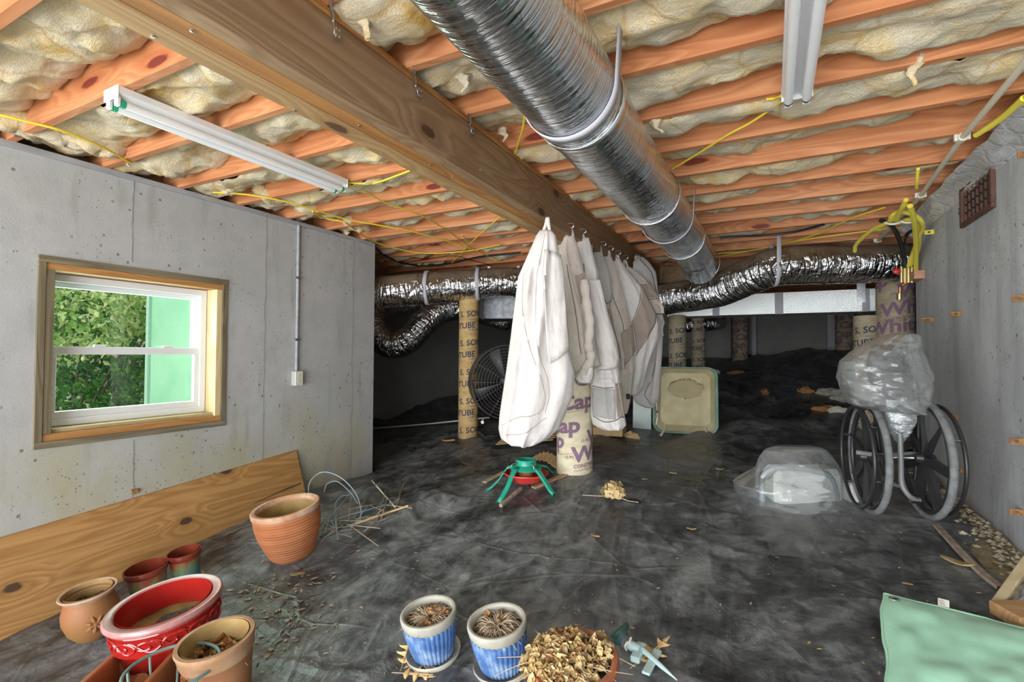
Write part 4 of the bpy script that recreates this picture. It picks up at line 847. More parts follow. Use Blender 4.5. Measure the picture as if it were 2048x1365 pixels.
# the great white one in front
R1 = [(462, 1079, 1104), (472, 1072, 1112), (500, 1060, 1117), (555, 1036, 1126), (620, 1028, 1131), (700, 1018, 1137), (745, 1012, 1149), (790, 1005, 1146), (830, 999, 1130), (858, 997, 1118), (876, 1001, 1098), (886, 1016, 1076), (891, 1040, 1062)]
e1, f1_, fx = garment('large off-white canvas garment hanging foremost, bag shaped, nearest the left', (1088, 436), 2.75, R1, .13, CLOTHA, 1.3, [(1085, 468), (1092, 448), (1095, 434), (1097, 448), (1100, 470)], folds=6, amp=.048)
for pts in (((.10, .20), (.18, .40), (.42, .62), (.60, .78), (.55, .84), (.28, .86), (.05, .90)), ((.42, .02), (.40, .3), (.46, .55), (.62, .72), (.66, .84)), ((.12, .94), (.40, .93), (.70, .86))): fx(seamline(f1_, pts, 'seam', e1, .0016, CLOTHT))
fx(patch(f1_, ((.50, .10), (.93, .12), (.95, .55), (.62, .62)), 'front_flap', CLOTHA, e1, .022))
R2 = [(473, 1129, 1148), (500, 1117, 1158), (560, 1118, 1172), (640, 1126, 1182), (690, 1132, 1186), (735, 1144, 1188), (755, 1150, 1187), (767, 1156, 1184)]
e2, f2, fx = garment('stained beige canvas garment directly behind the large white one', (1139, 458), 3.14, R2, .08, CLOTHB, 3.7, [(1133, 476), (1136, 462), (1140, 454), (1144, 464), (1147, 478)], D=3.42, folds=5)
fx(patch(f2, ((.55, .28), (.85, .26), (.9, .42), (.62, .47)), 'taupe_panel', CLOTHT, e2)); fx(seamline(f2, ((.3, .2), (.42, .5), (.45, .8)), 'seam', e2, .0025))
P = [atd(u, v, 3.28) for u, v in ((1168, 560), (1174, 610), (1180, 650), (1177, 690), (1182, 715), (1172, 740), (1160, 757))]; q = MB(); A = smooth(P, 40); rr = .024+.010*np.abs(np.sin(np.arange(len(A))*.75)); q.tube(A, rr, 14); fx(q.build('twisted_sleeve', CLOTHB, e2))
fx(drape_mesh(drape_fn([(722, 1172, 1186), (745, 1160, 1186), (757, 1152, 1185), (766, 1158, 1180)], 3.27, .03, 2.2, amp=.01), 40, 24).build('hem_flap', CLOTHA, e2, ang=180))
R3 = [(476, 1160, 1178), (500, 1152, 1184), (545, 1152, 1196), (600, 1160, 1201), (650, 1168, 1214), (700, 1176, 1228), (740, 1182, 1238), (790, 1182, 1244), (830, 1181, 1249), (850, 1186, 1252), (858, 1200, 1244)]
e3, f3, fx = garment('off-white garment with a grey pocket and white hem, third from the front', (1162, 470), 3.36, R3, .09, CLOTHA, 5.9, [(1160, 490), (1158, 476), (1163, 467), (1169, 480), (1172, 496)], D=3.62, folds=6)
fx(patch(f3, ((.02, .785), (.66, .79), (.64, .945), (.06, .925)), 'pocket', CLOTHG, e3, .008)); fx(patch(f3, ((.70, .76), (.93, .76), (.92, .93), (.70, .93)), 'scroll_patch', CLOTHT, e3, .008))
for t_ in (.69, .735): fx(patch(f3, ((.20, t_), (.62, t_), (.62, t_+.022), (.20, t_+.022)), 'webbing', CLOTHA, e3, .011))
fx(seamline(f3, ((.02, .775), (.35, .782), (.66, .78)), 'seam', e3)); fx(seamline(f3, ((.05, .93), (.3, .955), (.62, .95), (.78, .935), (.95, .935)), 'seam', e3)); fx(seamline(f3, ((.34, .14), (.30, .3), (.42, .34)), 'seam', e3))
fx(drape_mesh(drape_fn([(560, 1178, 1200), (620, 1182, 1214), (680, 1190, 1232), (715, 1196, 1238), (732, 1200, 1236), (738, 1186, 1230)], 3.50, .05, 8.2, amp=.012, folds=3), 48, 50).build('sleeve', CLOTHA, e3, ang=180))
R4 = [(500, 1188, 1202), (520, 1182, 1210), (560, 1186, 1222), (590, 1194, 1224), (615, 1198, 1220), (650, 1198, 1226), (700, 1204, 1240), (740, 1210, 1244)]
e4, f4, fx = garment('garment with a smooth grey upper side, fourth from the front', (1203, 492), 3.86, R4, .06, CLOTHC, 7.7, [(1188, 520), (1192, 504), (1199, 491), (1203, 510), (1206, 526)], folds=4)
fx(seamline(f4, ((.2, .35), (.6, .45), (.95, .42)), 'seam', e4)); fx(patch(f4, ((.1, .50), (.9, .50), (.9, .9), (.1, .9)), 'taupe_panel', CLOTHT, e4))
R5 = [(508, 1206, 1220), (540, 1200, 1234), (600, 1206, 1250), (650, 1220, 1262), (700, 1226, 1268), (740, 1230, 1270), (780, 1238, 1264), (815, 1240, 1258), (828, 1246, 1254)]
e5, f5, fx = garment('narrow beige garment with a brown patterned band and a green buckle strap', (1218, 499), 4.06, R5, .06, CLOTHB, 9.1, [(1206, 530), (1211, 512), (1217, 501), (1220, 516), (1222, 534)], folds=4)
fx(patch(f5, ((.40, .50), (.98, .44), (.98, .61), (.45, .70)), 'brown_band', CLOTHT, e5, .008)); fx(patch(f5, ((.62, .75), (.74, .75), (.74, .88), (.62, .88)), 'webbing_strap', flat('sage_webbing', (.45, .52, .46), .8), e5, .012))
bp = f5(np.array(2*pi-math.acos(2*.68-1)), np.array(.89)); vd = (bp-OFF)/np.linalg.norm(bp-OFF); bp = bp-vd*.02; fx(MB().box(tuple(bp-np.array([.016, .006, .022])), tuple(bp+np.array([.016, .006, .022]))).build('buckle', BLACKP, e5, smooth=False, bevel=.004)); fx(seamline(f5, ((.35, .2), (.55, .45), (.42, .72)), 'seam', e5))
R6 = [(516, 1224, 1238), (540, 1220, 1254), (580, 1232, 1288), (620, 1240, 1306), (650, 1244, 1318), (680, 1248, 1316), (720, 1252, 1300), (760, 1258, 1288), (790, 1262, 1276)]
e6, f6, fx = garment('broad off-white garment crossed by a wide taupe diagonal panel', (1233, 508), 4.29, R6, .07, CLOTHA, 11.3, [(1224, 538), (1229, 518), (1235, 510), (1238, 524), (1242, 542)], folds=4)
fx(patch(f6, ((.25, .48), (.88, .23), (.99, .40), (.35, .70)), 'taupe_panel', CLOTHT, e6, .008)); fx(seamline(f6, ((.22, .48), (.55, .35), (.9, .22)), 'seam', e6)); fx(seamline(f6, ((.32, .72), (.65, .58), (.99, .42)), 'seam', e6))
R7 = [(534, 1248, 1260), (545, 1252, 1278), (575, 1268, 1304), (600, 1284, 1318), (615, 1294, 1327), (628, 1302, 1328)]
e7, f7, fx = garment('folded sleeve garment with a taupe cuff band, highest on the right', (1247, 518), 4.52, R7, .05, CLOTHB, 13.9, [(1250, 540), (1248, 528), (1250, 520), (1254, 530), (1258, 540)], folds=3)
fx(patch(f7, ((.1, .42), (.95, .36), (.95, .66), (.1, .68)), 'cuff_band', CLOTHT, e7, .008)); fx(seamline(f7, ((.05, .70), (.5, .70), (.95, .68)), 'seam', e7))
R8 = [(514, 1276, 1286), (524, 1266, 1298), (545, 1266, 1312), (580, 1270, 1316), (640, 1280, 1325), (700, 1280, 1322), (750, 1272, 1319), (790, 1264, 1316), (808, 1272, 1314), (816, 1290, 1311)]
e8, f8, fx = garment('rearmost garment with a rounded zipped hood and a long pale edge', (1270, 513), 4.96, R8, .07, CLOTHC, 15.1, [(1272, 524), (1271, 516), (1273, 511), (1277, 516), (1280, 524)], D=4.75, folds=3)
fx(seamline(f8, ((.35, .01), (.72, .08), (.86, .2), (.9, .3)), 'zip', e8, .004)); fx(seamline(f8, ((.75, .50), (.72, .66), (.60, .80), (.40, .90), (.60, .98)), 'seam', e8)); fx(patch(f8, ((.72, .3), (.99, .3), (.99, .97), (.66, .96)), 'pale_edge', CLOTHA, e8, .006)); fx(patch(f8, ((.20, .55), (.62, .52), (.58, .82), (.10, .92)), 'grey_panel', CLOTHG, e8, .006))
P = [atd(u, v, 4.6) for u, v in ((1322, 632), (1328, 645), (1324, 660), (1327, 672), (1322, 664), (1325, 648))]; fx(MB().tube(smooth(P, 24), .003, 6).build('draw_cord', CLOTHA, e8))
P = [atd(u, v, 4.55) for u, v in ((1313, 806), (1314, 822), (1315, 838), (1312, 850), (1314, 836))]; fx(MB().tube(smooth(P, 24), .004, 6).build('draw_cord', CLOTHA, e8)); c = atd(1314, 824, 4.53); fx(MB().box(tuple(c-.010), tuple(c+.010)).build('cord_lock', BLACKP, e8, smooth=False, bevel=.003))
hook(1086, 432, lab='white screw hook in the girder, holding the large off-white garment', D=3.30)
hook(1137, 452, lab='screw hook second along the girder, holding the stained beige garment'); hook(1162, 463, lab='screw hook third along the girder, over the grey pocket garment'); hook(1203, 488, lab='screw hook fourth along the girder, over the grey sided garment')
hook(1218, 497, lab='screw hook fifth along the girder, over the narrow beige garment'); hook(1233, 506, lab='screw hook sixth along the girder, over the broad panelled garment'); hook(1248, 515, lab='empty looking screw hook seventh along the girder, over the sleeve'); hook(1272, 512, lab='last screw hook on the girder, over the zipped hood')

# ------------------------------------------------------------------ pots
def pot_base(uL, uR, vT, vB, vb=None, h=None, k=.8):
    """where a pot stands, from the extent of its rim in view and either its height or the row of its foot"""
    def fit(h):
        ur, vr, R = (uL+uR)/2, (vT+vB)/2, (uR-uL)/2/FPX*2.2
        for _ in range(7):
            p = gp(ur, vr, h); q = np.array([p[0], p[1], floor_at(p[0], p[1])-.004]); M3 = tilt_to_ground(q, k).to_matrix(); A = np.linspace(0, 2*pi, 48)
            uv = np.array([proj(q+np.array(M3 @ Vector((R*cos(a), R*sin(a), h)))) for a in A]); lo, hi = uv.min(0), uv.max(0)
            ur += (uL+uR)/2-(lo[0]+hi[0])/2; vr += (vT+vB)/2-(lo[1]+hi[1])/2; R *= (uR-uL)/(hi[0]-lo[0])
        return q, R
    if h is None:
        lo, hi = .06, .6
        for _ in range(9):
            h = (lo+hi)/2; q, R = fit(h)
            if proj(q)[1] < vb: lo = h
            else: hi = h
    q, R = fit(h); return q, h, R
def tilt_to_ground(p, k=.8, lean=(0, 0)):
    n = gnormal(p[0], p[1]); n = (Vector((0, 0, 1))*(1-k)+n*k+Vector((lean[0], lean[1], 0))).normalized(); return Vector((0, 0, 1)).rotation_difference(n).to_euler()
def pot_root(name, p, label, cat='flower pot', tilt=None, lean=(0, 0), group=None): return root(name, p, label, cat, group, rot=tilt_to_ground(p, .8, lean) if tilt is None else tilt)
def body(e, prof_out, R, h, wall, soil, mat, mod=None, inner=None, seg=64):
    """outer skin with a foot, inner skin down to the soil"""
    m = MB(); m.lathe([(.001, 0)]+prof_out, seg, mod); b = m.build('pot_body', mat, e, ang=50)
    m = MB(); ri = R-wall; m.lathe([(ri, h-.001), (ri*.99, h-.03), (max(ri*(.80+.2*soil/h), .02), soil)], seg); m.build('pot_interior', inner or mat, e, ang=50); return b
def rim(e, R, h, w, drop, mat, seg=64, lip=.006):
    MB().lathe([(R-w, h-drop*.8), (R-w, h-lip), (R-w+lip, h), (R+lip*.2, h), (R+lip, h-lip), (R+lip, h-drop+lip), (R, h-drop)], seg).build('pot_rim', mat, e, ang=50)
def soil(e, r, z, mat=POTSOIL, amp=.008, name='soil', seed=1., dome=.0):
    m = MB(); P = []
    for k in range(14):
        rr = r*k/13+1e-4; a = np.arange(48)*2*pi/48; P.append(np.stack([rr*np.cos(a), rr*np.sin(a), z+dome*(1-(k/13)**2)+amp*fbm(rr*np.cos(a)*22+seed, rr*np.sin(a)*22, seed)], 1))
    m.grid(np.array(P), True); return m.build(name, mat, e, ang=180)
# big ribbed terracotta pot
p, h, R = pot_base(503, 640, 993, 1034, 1110); e = pot_root('terracotta_pot', p, 'big ribbed terracotta pot standing alone in front of the plywood end', lean=(-.03, 0))
n = 90; pr = []
for k in range(n+1):
    t = k/n; pr.append((R*(.62+.36*sin(pi/2*min(1, t*1.12))**1.0)*(1 if t > .03 else .97), (h-.032)*t))
body(e, pr, R, h, .022, h*.35, TERRA, mod=lambda k, a, r, z: .0045*(sin(2*pi*k/5.3)) if 4 < k < n-2 else 0, inner=TERRAI); rim(e, R, h, .024, .035, TERRAR); soil(e, R*.82, h*.36)
# round terracotta with a flower relief
p, h, R = pot_base(112, 236, 1150, 1214, h=.235); e = pot_root('terracotta_pot', p, 'round bellied terracotta pot with a raised flower, nearest the plywood at left')
body(e, [(R*.50, 0), (R*.62, .012), (R*.86, h*.22), (R*.99, h*.45), (R*.98, h*.62), (R*.86, h*.80), (R*.80, h*.88), (R*.84, h*.95)], R*.93, h, .012, h*.68, TERRAP, inner=TERRAI); MB().lathe([(R*.80, h*.86), (R*.94, h*.93), (R*1.0, h*.975), (R*.985, h), (R*.90, h*.995), (R*.84, h*.90)], 64).build('pot_rim', TERRAR, e); soil(e, R*.80, h*.72)
fm = MB(); a0 = atan2(-p[1], -p[0])+.15
for k in range(7):
    a = 2*pi*k/7; rr = R*.985; c = [(rr*cos(a0+x/rr), rr*sin(a0+x/rr), h*.45+y) for x, y in [(q*cos(a), q*sin(a)) for q in (.004, .022, .042)]]; fm.tube(np.array(c), np.array([.004, .010, .003]), 8)
fm.lathe([(.001, .008), (.008, .006), (.011, 0)], 10, M=Matrix.Translation((R*.985*cos(a0), R*.985*sin(a0), h*.45)) @ Matrix.Rotation(a0, 4, 'Z') @ Matrix.Rotation(pi/2, 4, 'Y')); fm.build('flower_relief', TERRAP, e)
# two small drip glazed pots
for bb, lab, sx in (((243, 337, 1110, 1160), 'small maroon pot with green drip glaze between the plywood and big red pot', 0), ((331, 403, 1086, 1120), 'small maroon pot with blue drip glaze on a clear saucer, beside the plywood', 1)):
    p, h, R = pot_base(*bb, h=.185); R /= 1.03; e = pot_root('glazed_pot', p, lab, group='small drip glazed pots')
    body(e, [(R*.70, 0), (R*.74, .01), (R*.86, h*.5), (R*.93, h*.86)], R, h, .010, h*.62 if sx else h*.35, DRIP, inner=BRNG); MB().lathe([(R*.92, h*.80), (R*.99, h*.84), (R*1.03, h*.92), (R*1.02, h*.985), (R*.97, h), (R*.91, h*.98), (R*.89, h*.85)], 64).build('pot_rim', BRNG, e); soil(e, R*.84, h*.66 if sx else h*.4, POTSOIL if sx else OLIVE)
    if sx: MB().lathe([(.001, .003), (R*.85, .003), (R*.98, .022), (R*1.0, .022), (R*.87, 0), (.001, -.001)], 48).build('saucer', film('clear_saucer', clear=.6, rough=.08, bscale=3., strength=.1), e)
# the big red bowl planter
p, h, R = pot_base(205, 441, 1158, 1258, h=.31); e = pot_root('glazed_pot', p, 'large glossy red planter with a scrolled band below its worn rim')
body(e, [(R*.60, 0), (R*.64, .02), (R*.84, h*.40), (R*.90, h*.58), (R*.955, h*.62), (R*.95, h*.645), (R*.95, h*.86), (R*.985, h*.885), (R*.97, h*.91)], R, h, .035, h*.66, REDG, inner=REDG, seg=96); rim(e, R, h, .034, .028, REDRIM, 96, .009); MB().lathe([(R*.86, h*.72), (R*.80, h*.70), (R*.79, h*.66)], 64).build('inner_ledge', REDG, e); soil(e, R*.86, h*.66, OLIVE, .004)
ms_ = soil(e, R*.52, h*.665, POTSOIL, .012, 'soil_heap', 4., .03); ms_.location = (R*.18, .05*R, .004)
m = MB()
for k in range(14):
    a = 2*pi*k/14; rr = R*.958; pts = []
    for q in np.linspace(0, 2*pi*1.1, 22): s = .045*(1-q/9.); pts.append((rr*cos(a+(s*cos(q)*1.1+.01)/rr), rr*sin(a+(s*cos(q)*1.1+.01)/rr), h*.755+s*.55*sin(q)))
    m.tube(np.array(pts), .0045, 6)
    pts = [(rr*cos(a+x/rr), rr*sin(a+x/rr), h*.755+.022*sin(x*40)) for x in np.linspace(.03, .15, 14)]; m.tube(np.array(pts), .004, 6)
m.build('scroll_relief', REDG, e)
# tan tapered pot with leaves
p, h, R = pot_base(344, 511, 1228, 1330, h=.27); R /= 1.02; e = pot_root('terracotta_pot', p, 'weathered tan clay pot with a chalky rim, right of the red planter')
body(e, [(R*.66, 0), (R*.68, .012), (R*.86, h*.60), (R*.90, h*.74), (R*.915, h*.755), (R*.93, h*.9)], R, h, .020, h*.60, TAN, inner=TERRAI); MB().lathe([(R*.915, h*.74), (R*.955, h*.80), (R*.99, h*.93), (R*1.02, h*.965), (R*1.0, h), (R*.90, h), (R*.875, h*.97), (R*.87, h*.9)], 72).build('pot_rim', TANRIM, e, ang=50); soil(e, R*.80, h*.63)
def litter(e, n, r, z, mat, name, size=.03, seed=3, dome=0., flat_=.5, kind='stuff', off=(0, 0)):
    """a loose layer of curled leaves"""
    g_ = np.random.default_rng(seed); m = MB()
    for k in range(n):
        rr = r*sqrt(g_.random()); a = g_.random()*2*pi; c = np.array([off[0]+rr*cos(a), off[1]+rr*sin(a), z+dome*(1-(rr/r)**2)+g_.random()*.012]); s = size*g_.uniform(.6, 1.4)
        R3 = Matrix.Rotation(g_.random()*2*pi, 3, 'Z') @ Matrix.Rotation(g_.normal()*flat_, 3, 'X') @ Matrix.Rotation(g_.normal()*flat_, 3, 'Y'); P = []
        for u in (-1, -.35, .35, 1):
            w = .42*(1-u*u*.85); P.append([tuple(Vector(c)+R3 @ Vector((u*s*.6, q*w*s, s*.30*(q*q)+s*.12*u*u))) for q in (-1, 0, 1)])
        m.grid(np.array(P))
    o = m.build(name, mat, e, ang=180); o['kind'] = kind; return o
def strands(e, n, r, z, ln, mat, name, seed=5, rise=.5, rad=.0016, c0=(0, 0), spread=1.):
    g_ = np.random.default_rng(seed); m = MB()
    for k in range(n):
        a = g_.random()*2*pi; L = ln*g_.uniform(.5, 1.2); b = a+g_.normal()*.5; s0 = r*.35*sqrt(g_.random()); up = rise*g_.uniform(.2, 1.2); P = []
        for t in np.linspace(0, 1, 6): P.append((c0[0]+s0*cos(a)+L*spread*t*cos(a+(b-a)*t), c0[1]+s0*sin(a)+L*spread*t*sin(a+(b-a)*t), z+L*(up*t-up*1.25*t*t)+.004))
        m.tube(np.array(P), np.linspace(rad, rad*.5, 6), 4, cap=False)
    o = m.build(name, mat, e, ang=180); o['kind'] = 'stuff'; return o
litter(e, 46, R*.62, h*.65, DRYB, 'dead_leaves', .05, 4, off=(-.02, -.02)); litter(e, 16, R*.45, h*.67, DRY, 'pale_leaves', .035, 9, off=(-.03, -.03)); strands(e, 20, R*.5, h*.66, .12, STRAW, 'straw', 8)
# square terracotta planter with shards
c = gp(262, 1330, .20); p = np.array([c[0], c[1], floor_at(c[0], c[1])-.004]); h = .20; e = root('square_planter', p, 'square terracotta planter with broken shards inside, in front of the red planter', 'flower pot', rot=(0, 0, radians(34)))
a_, b_ = .125, .098; m = MB(); s_ = lambda r, z: [(-r, -r, z), (r, -r, z), (r, r, z), (-r, r, z)]
rings = [s_(b_, 0), s_(b_+.018, h-.045), s_(a_, h-.042), s_(a_+.004, h-.006), s_(a_, h), s_(a_-.018, h), s_(a_-.022, h-.01), s_(b_-.012, .05)]
m.add([q for r_ in rings for q in r_], [(4*k+j, 4*k+(j+1) % 4, 4*k+4+(j+1) % 4, 4*k+4+j) for k in range(7) for j in range(4)]+[(0, 3, 2, 1), (28, 29, 30, 31)]); m.build('pot_body', TERRA, e, smooth=False, bevel=.003)
g_ = np.random.default_rng(3)
for k in range(5):
    Mx = Matrix.Translation((-.05+.025*k, -.04+.03*(k % 3), .10+.01*k)) @ Matrix.Rotation(.5*k+.3, 4, 'Z') @ Matrix.Rotation(.35-.15*k, 4, 'X'); m = MB(); P = [(.055*cos(a)*g_.uniform(.6, 1.2), .035*sin(a)*g_.uniform(.6, 1.2)) for a in np.linspace(0, 2*pi, 7)[:-1]]
    m.add([Mx @ Vector((x, y, s)) for s in (0, .010) for x, y in P], [tuple(range(6))[::-1], tuple(range(6, 12))]+[(j, (j+1) % 6, (j+1) % 6+6, j+6) for j in range(6)]); m.build('broken_shard', TERRAP, e, smooth=False, bevel=.002)
o = soil(e, .085, .075, POTSOIL, .01); o.scale = (1, 1, 1)
# green wire basket half in the frame
c = gp(345, 1345, .22); p = np.array([c[0], c[1], floor_at(c[0], c[1])]); e = root('wire_basket', p, 'green wire hanging basket frame cut by the bottom edge, before the planters', 'basket')
hr = .24; Rb = .15; m = MB(); A = np.linspace(0, 2*pi, 49); m.tube(np.stack([Rb*np.cos(A), Rb*np.sin(A), np.full(49, hr)], 1), .006, 8, cap=False); m.build('rim_wire', WIREG, e)
for k in range(10):
    a = 2*pi*k/10; MB().tube(np.array([(Rb*cos(a)*(1-.55*t*t), Rb*sin(a)*(1-.55*t*t), hr-(hr-.02)*t) for t in np.linspace(0, 1, 9)]), .0045, 6).build('basket_rib', WIREG, e)
m = MB(); m.tube(np.stack([.45*Rb*np.cos(A), .45*Rb*np.sin(A), np.full(49, .02)], 1), .005, 8, cap=False); m.build('base_wire', WIREG, e)
# the two blue ribbed pots
for bb, vb, lab, sd in (((800, 913, 1185, 1263), 1312, 'blue ribbed pot with dead grass, the left one of the pair by the frame bottom', 1), ((934, 1054, 1204, 1281), 1336, 'blue ribbed pot with pale dead grass, beside the brown pot of dry flowers', 2)):
    p, h, R = pot_base(*bb, vb); e = pot_root('blue_pot', p, lab, group='blue ribbed pots with saucers', lean=(-.01, 0)); zs = .012
    body(e, [(R*.66, zs), (R*.70, zs+.01), (R*.86, h*.5), (R*.93, h*.80)], R, h, .014, h*.72, BLUEG, mod=lambda k, a, r, z: .0050*abs(sin(a*17)) if 0 < k < 5 else 0, inner=STONEW, seg=204)
    MB().lathe([(R*.925, h*.77), (R*.955, h*.80), (R*.985, h*.88), (R*1.0, h*.95), (R*.985, h*.99), (R*.95, h), (R*.88, h*.99), (R*.85, h*.93), (R*.84, h*.8)], 72).build('pot_rim', STONEW, e, ang=60)
    MB().lathe([(.001, .006), (R*.84, .008), (R*.92, .022), (R*.97, .028), (R*.99, .022), (R*.90, .0), (.001, -.001)], 64).build('saucer', STONEW, e, ang=60)
    soil(e, R*.82, h*.80, POTSOIL, .006); strands(e, 210, R*.9, h*.84, R*.66, STRAW, 'dead_grass', sd*7, .8 if sd == 1 else 1.25, .0021); litter(e, 20 if sd == 1 else 8, R*.66, h*.83, DRYB, 'dead_leaves', .030, sd*5, flat_=.5)
# brown glazed pot full of dried flowers
p, h, R = pot_base(1056, 1236, 1256, 1385, h=.19); e = pot_root('brown_pot', p, 'brown glazed pot heaped with pale dried hydrangea flowers at the frame bottom')
body(e, [(R*.66, 0), (R*.70, .01), (R*.90, h*.55), (R*.95, h*.85)], R, h, .016, h*.70, BRNG, inner=STONEW, seg=72); rim(e, R*.985, h, .02, .03, mixed('brown_glaze_rim', (.28, .08, .035), (.50, .22, .10), 8., .3, .1, .002), 72)
soil(e, R*.84, h*.80, mixed('mossy_soil', (.16, .16, .09), (.36, .34, .22), 40., .95, .8, .01), .008); litter(e, 430, R*.95, h*.86, DRY, 'dried_petals', .025, 21, .055, .9, off=(-.03, -.01)); litter(e, 90, R*.9, h*.90, DRYB, 'brown_petals', .024, 22, .05, .7, off=(-.03, 0)); strands(e, 30, R*.5, h*.95, R*1.25, STRAW, 'flower_stalks', 31, .35, .0024, (-.03, 0))
def bloom(e, c, r, n, mat, seed, name='flower_head'):
    g_ = np.random.default_rng(seed); m = MB()
    for k in range(n):
        d = g_.normal(size=3); d[2] = abs(d[2])*.9; d /= np.linalg.norm(d); q = np.array(c)+d*r*g_.uniform(.75, 1.05); s = r*.26*g_.uniform(.7, 1.2); R3 = Vector((0, 0, 1)).rotation_difference(Vector(d)).to_matrix() @ Matrix.Rotation(g_.random()*6, 3, 'Z')
        P = [[tuple(Vector(q)+R3 @ Vector((u*s, v*s, .35*s*(u*u+v*v)))) for v in (-1, 0, 1)] for u in (-1, 0, 1)]; P[0][0] = P[0][1]; P[2][2] = P[2][1]; m.grid(np.array(P))
    return m.build(name, mat, e, ang=180)
for k, (x, y) in enumerate(((-.6, .35), (-.2, .65), (.45, .60), (.62, .35), (-.75, -.1), (-.25, .1), (.25, -.15))): o = bloom(e, (R*x, R*y, h*1.0), .034, 40, DRY, 40+k)

# ------------------------------------------------------------------ plywood strip leaning on the left wall
def ply_board():
    y0, y1 = .30, float(atx(596, 903, -3.37)[1]); zt = lambda y: -.93+(y-1.04)*.0815+H; zb = lambda y: float(gz(-3.33, y))+H+.0
    bx, tx_ = XL+.085, XL+.020; m = MB(); yy = np.linspace(y0, y1, 40); P = []
    ya = lambda y, top: y if top else y+.055*(y-y0)/(y1-y0)
    F_ = [[(bx, ya(y, 0), zb(y)-.01), (tx_, y, zt(y))] for y in yy]; B_ = [[(bx-.018, ya(y, 0), zb(y)-.01), (tx_-.018, y, zt(y))] for y in yy]
    P = [[f[0], f[1], b[1], b[0]] for f, b in zip(F_, B_)]; m.grid(np.array(P), True, True); n = len(m.v); m.f += [(0, 1, 2, 3)[::-1], (n-4, n-3, n-2, n-1)]
    b = root('plywood_board', (bx, (y0+y1)/2, zb(1.5)), 'long knotty plywood strip leaning against the foot of the left wall', 'board'); q = b.location
    m.v = [(x-q[0], y-q[1], z-q[2]) for x, y, z in m.v]; o = m.build('plywood_sheet', PLY, b, smooth=False)
    # a split running in from the far end
    pts = [atx(u, v, XL+.055) for u, v in ((600, 967), (575, 977), (545, 990), (515, 1003), (500, 1012))]; MB().tube(np.array([np.array(w)-np.array(q)+np.array([.008, 0, 0]) for w in pts]), np.array([.004, .004, .003, .002, .001]), 6).build('split', flat('dark_split', (.03, .025, .02), .9), b)
ply_board()

# ------------------------------------------------------------------ tangle of wire and canes behind the big terracotta pot
c = gp(690, 1035); e = root('wire_tangle', c, 'tangle of thin blue-grey wire loops behind the big ribbed terracotta pot', 'wire')
def path_on(pts, up=.03):
    out = []
    for u, v, hgt in pts: out.append(np.array(gp(u, v, hgt))-c)
    return smooth(out, 36)
for k, pts in enumerate((((617, 1000, .22), (620, 965, .30), (645, 945, .34), (680, 955, .33), (710, 985, .25), (722, 1020, .12), (720, 1040, .03)), ((648, 985, .20), (655, 968, .24), (675, 964, .25), (700, 985, .2), (716, 1008, .10)), ((640, 1040, .03), (660, 1043, .03), (700, 1030, .04), (730, 1022, .04), (790, 1005, .02)), ((672, 1060, .02), (670, 1015, .06), (680, 995, .1), (700, 990, .12)),
    ((640, 1060, .02), (660, 1035, .04), (690, 1000, .08), (705, 975, .10)), ((650, 1045, .03), (655, 1050, .02), (668, 1055, .02), (660, 1040, .03), (645, 1038, .03)), ((676, 1080, .01), (673, 1050, .03), (672, 1010, .05)), ((700, 1060, .01), (715, 1040, .02), (735, 1015, .04)))): MB().tube(path_on(pts), .0032, 6).build('wire_loop', WIREM, e)
g_ = np.random.default_rng(12)
for k in range(26):
    u, v = g_.uniform(640, 770), g_.uniform(985, 1070); v = max(v, 1075-(u-630)*.75+g_.uniform(-12, 20)); L = g_.uniform(25, 70); a = g_.normal()*.5-.5
    MB().tube(path_on([(u, v, .01), (u+L*.5*cos(a), v+L*.5*sin(a), .035), (u+L*cos(a), v+L*sin(a), .015)]), .0022, 5).build('twig', STRAW if k % 3 else STICK, e)
for (pa, pb, lab, r_, mt) in (((744, 962), (790, 1015), 'pale thin stick crossing the black cane beyond the wire tangle', .006, CREAM), ((640, 1075), (810, 985), 'long dark green cane lying along the edge of the wire tangle', .007, TEAL), ((700, 1052), (817, 1012), 'straw coloured reed stem lying right of the wire tangle', .007, DRY), ((793, 1012), (808, 965), 'short grey stick standing against the sheet fold by the wall end', .004, STICK)):
    P = [gp(pa[0]+(pb[0]-pa[0])*t, pa[1]+(pb[1]-pa[1])*t, .012) for t in np.linspace(0, 1, 6)]; tag(MB().tube(smooth(P, 12), r_, 8).build('cane', mt), lab, 'stick')

# ------------------------------------------------------------------ tree stand, stake, boards
c = gp(1052, 972); e = root('tree_stand', c, 'green and red christmas tree stand on the sheet before the front pier', 'tree stand'); e.scale = (1.2, 1.2, 1.1)
m = MB(); m.lathe([(.001, .035), (.070, .035), (.092, .055), (.118, .085), (.132, .088), (.132, .080), (.120, .074), (.098, .045), (.074, .025), (.001, .024)], 48, mod=lambda k, a, r, z: .003*cos(a*18) if .07 < r < .12 else 0); m.build('water_bowl', mixed('red_bowl', (.55, .02, .02), (.70, .06, .05), 4., .3, .05, .001), e, ang=50)
m = MB(); m.lathe([(.052, .165), (.055, .170), (.058, .165), (.060, .135), (.086, .122), (.094, .112), (.092, .106), (.056, .112), (.050, .13), (.050, .165)], 48); m.build('collar', GPLA, e, ang=50)
MB().lathe([(.001, .05), (.04, .05), (.042, .11), (.001, .112)], 24).build('core', TERRA, e)
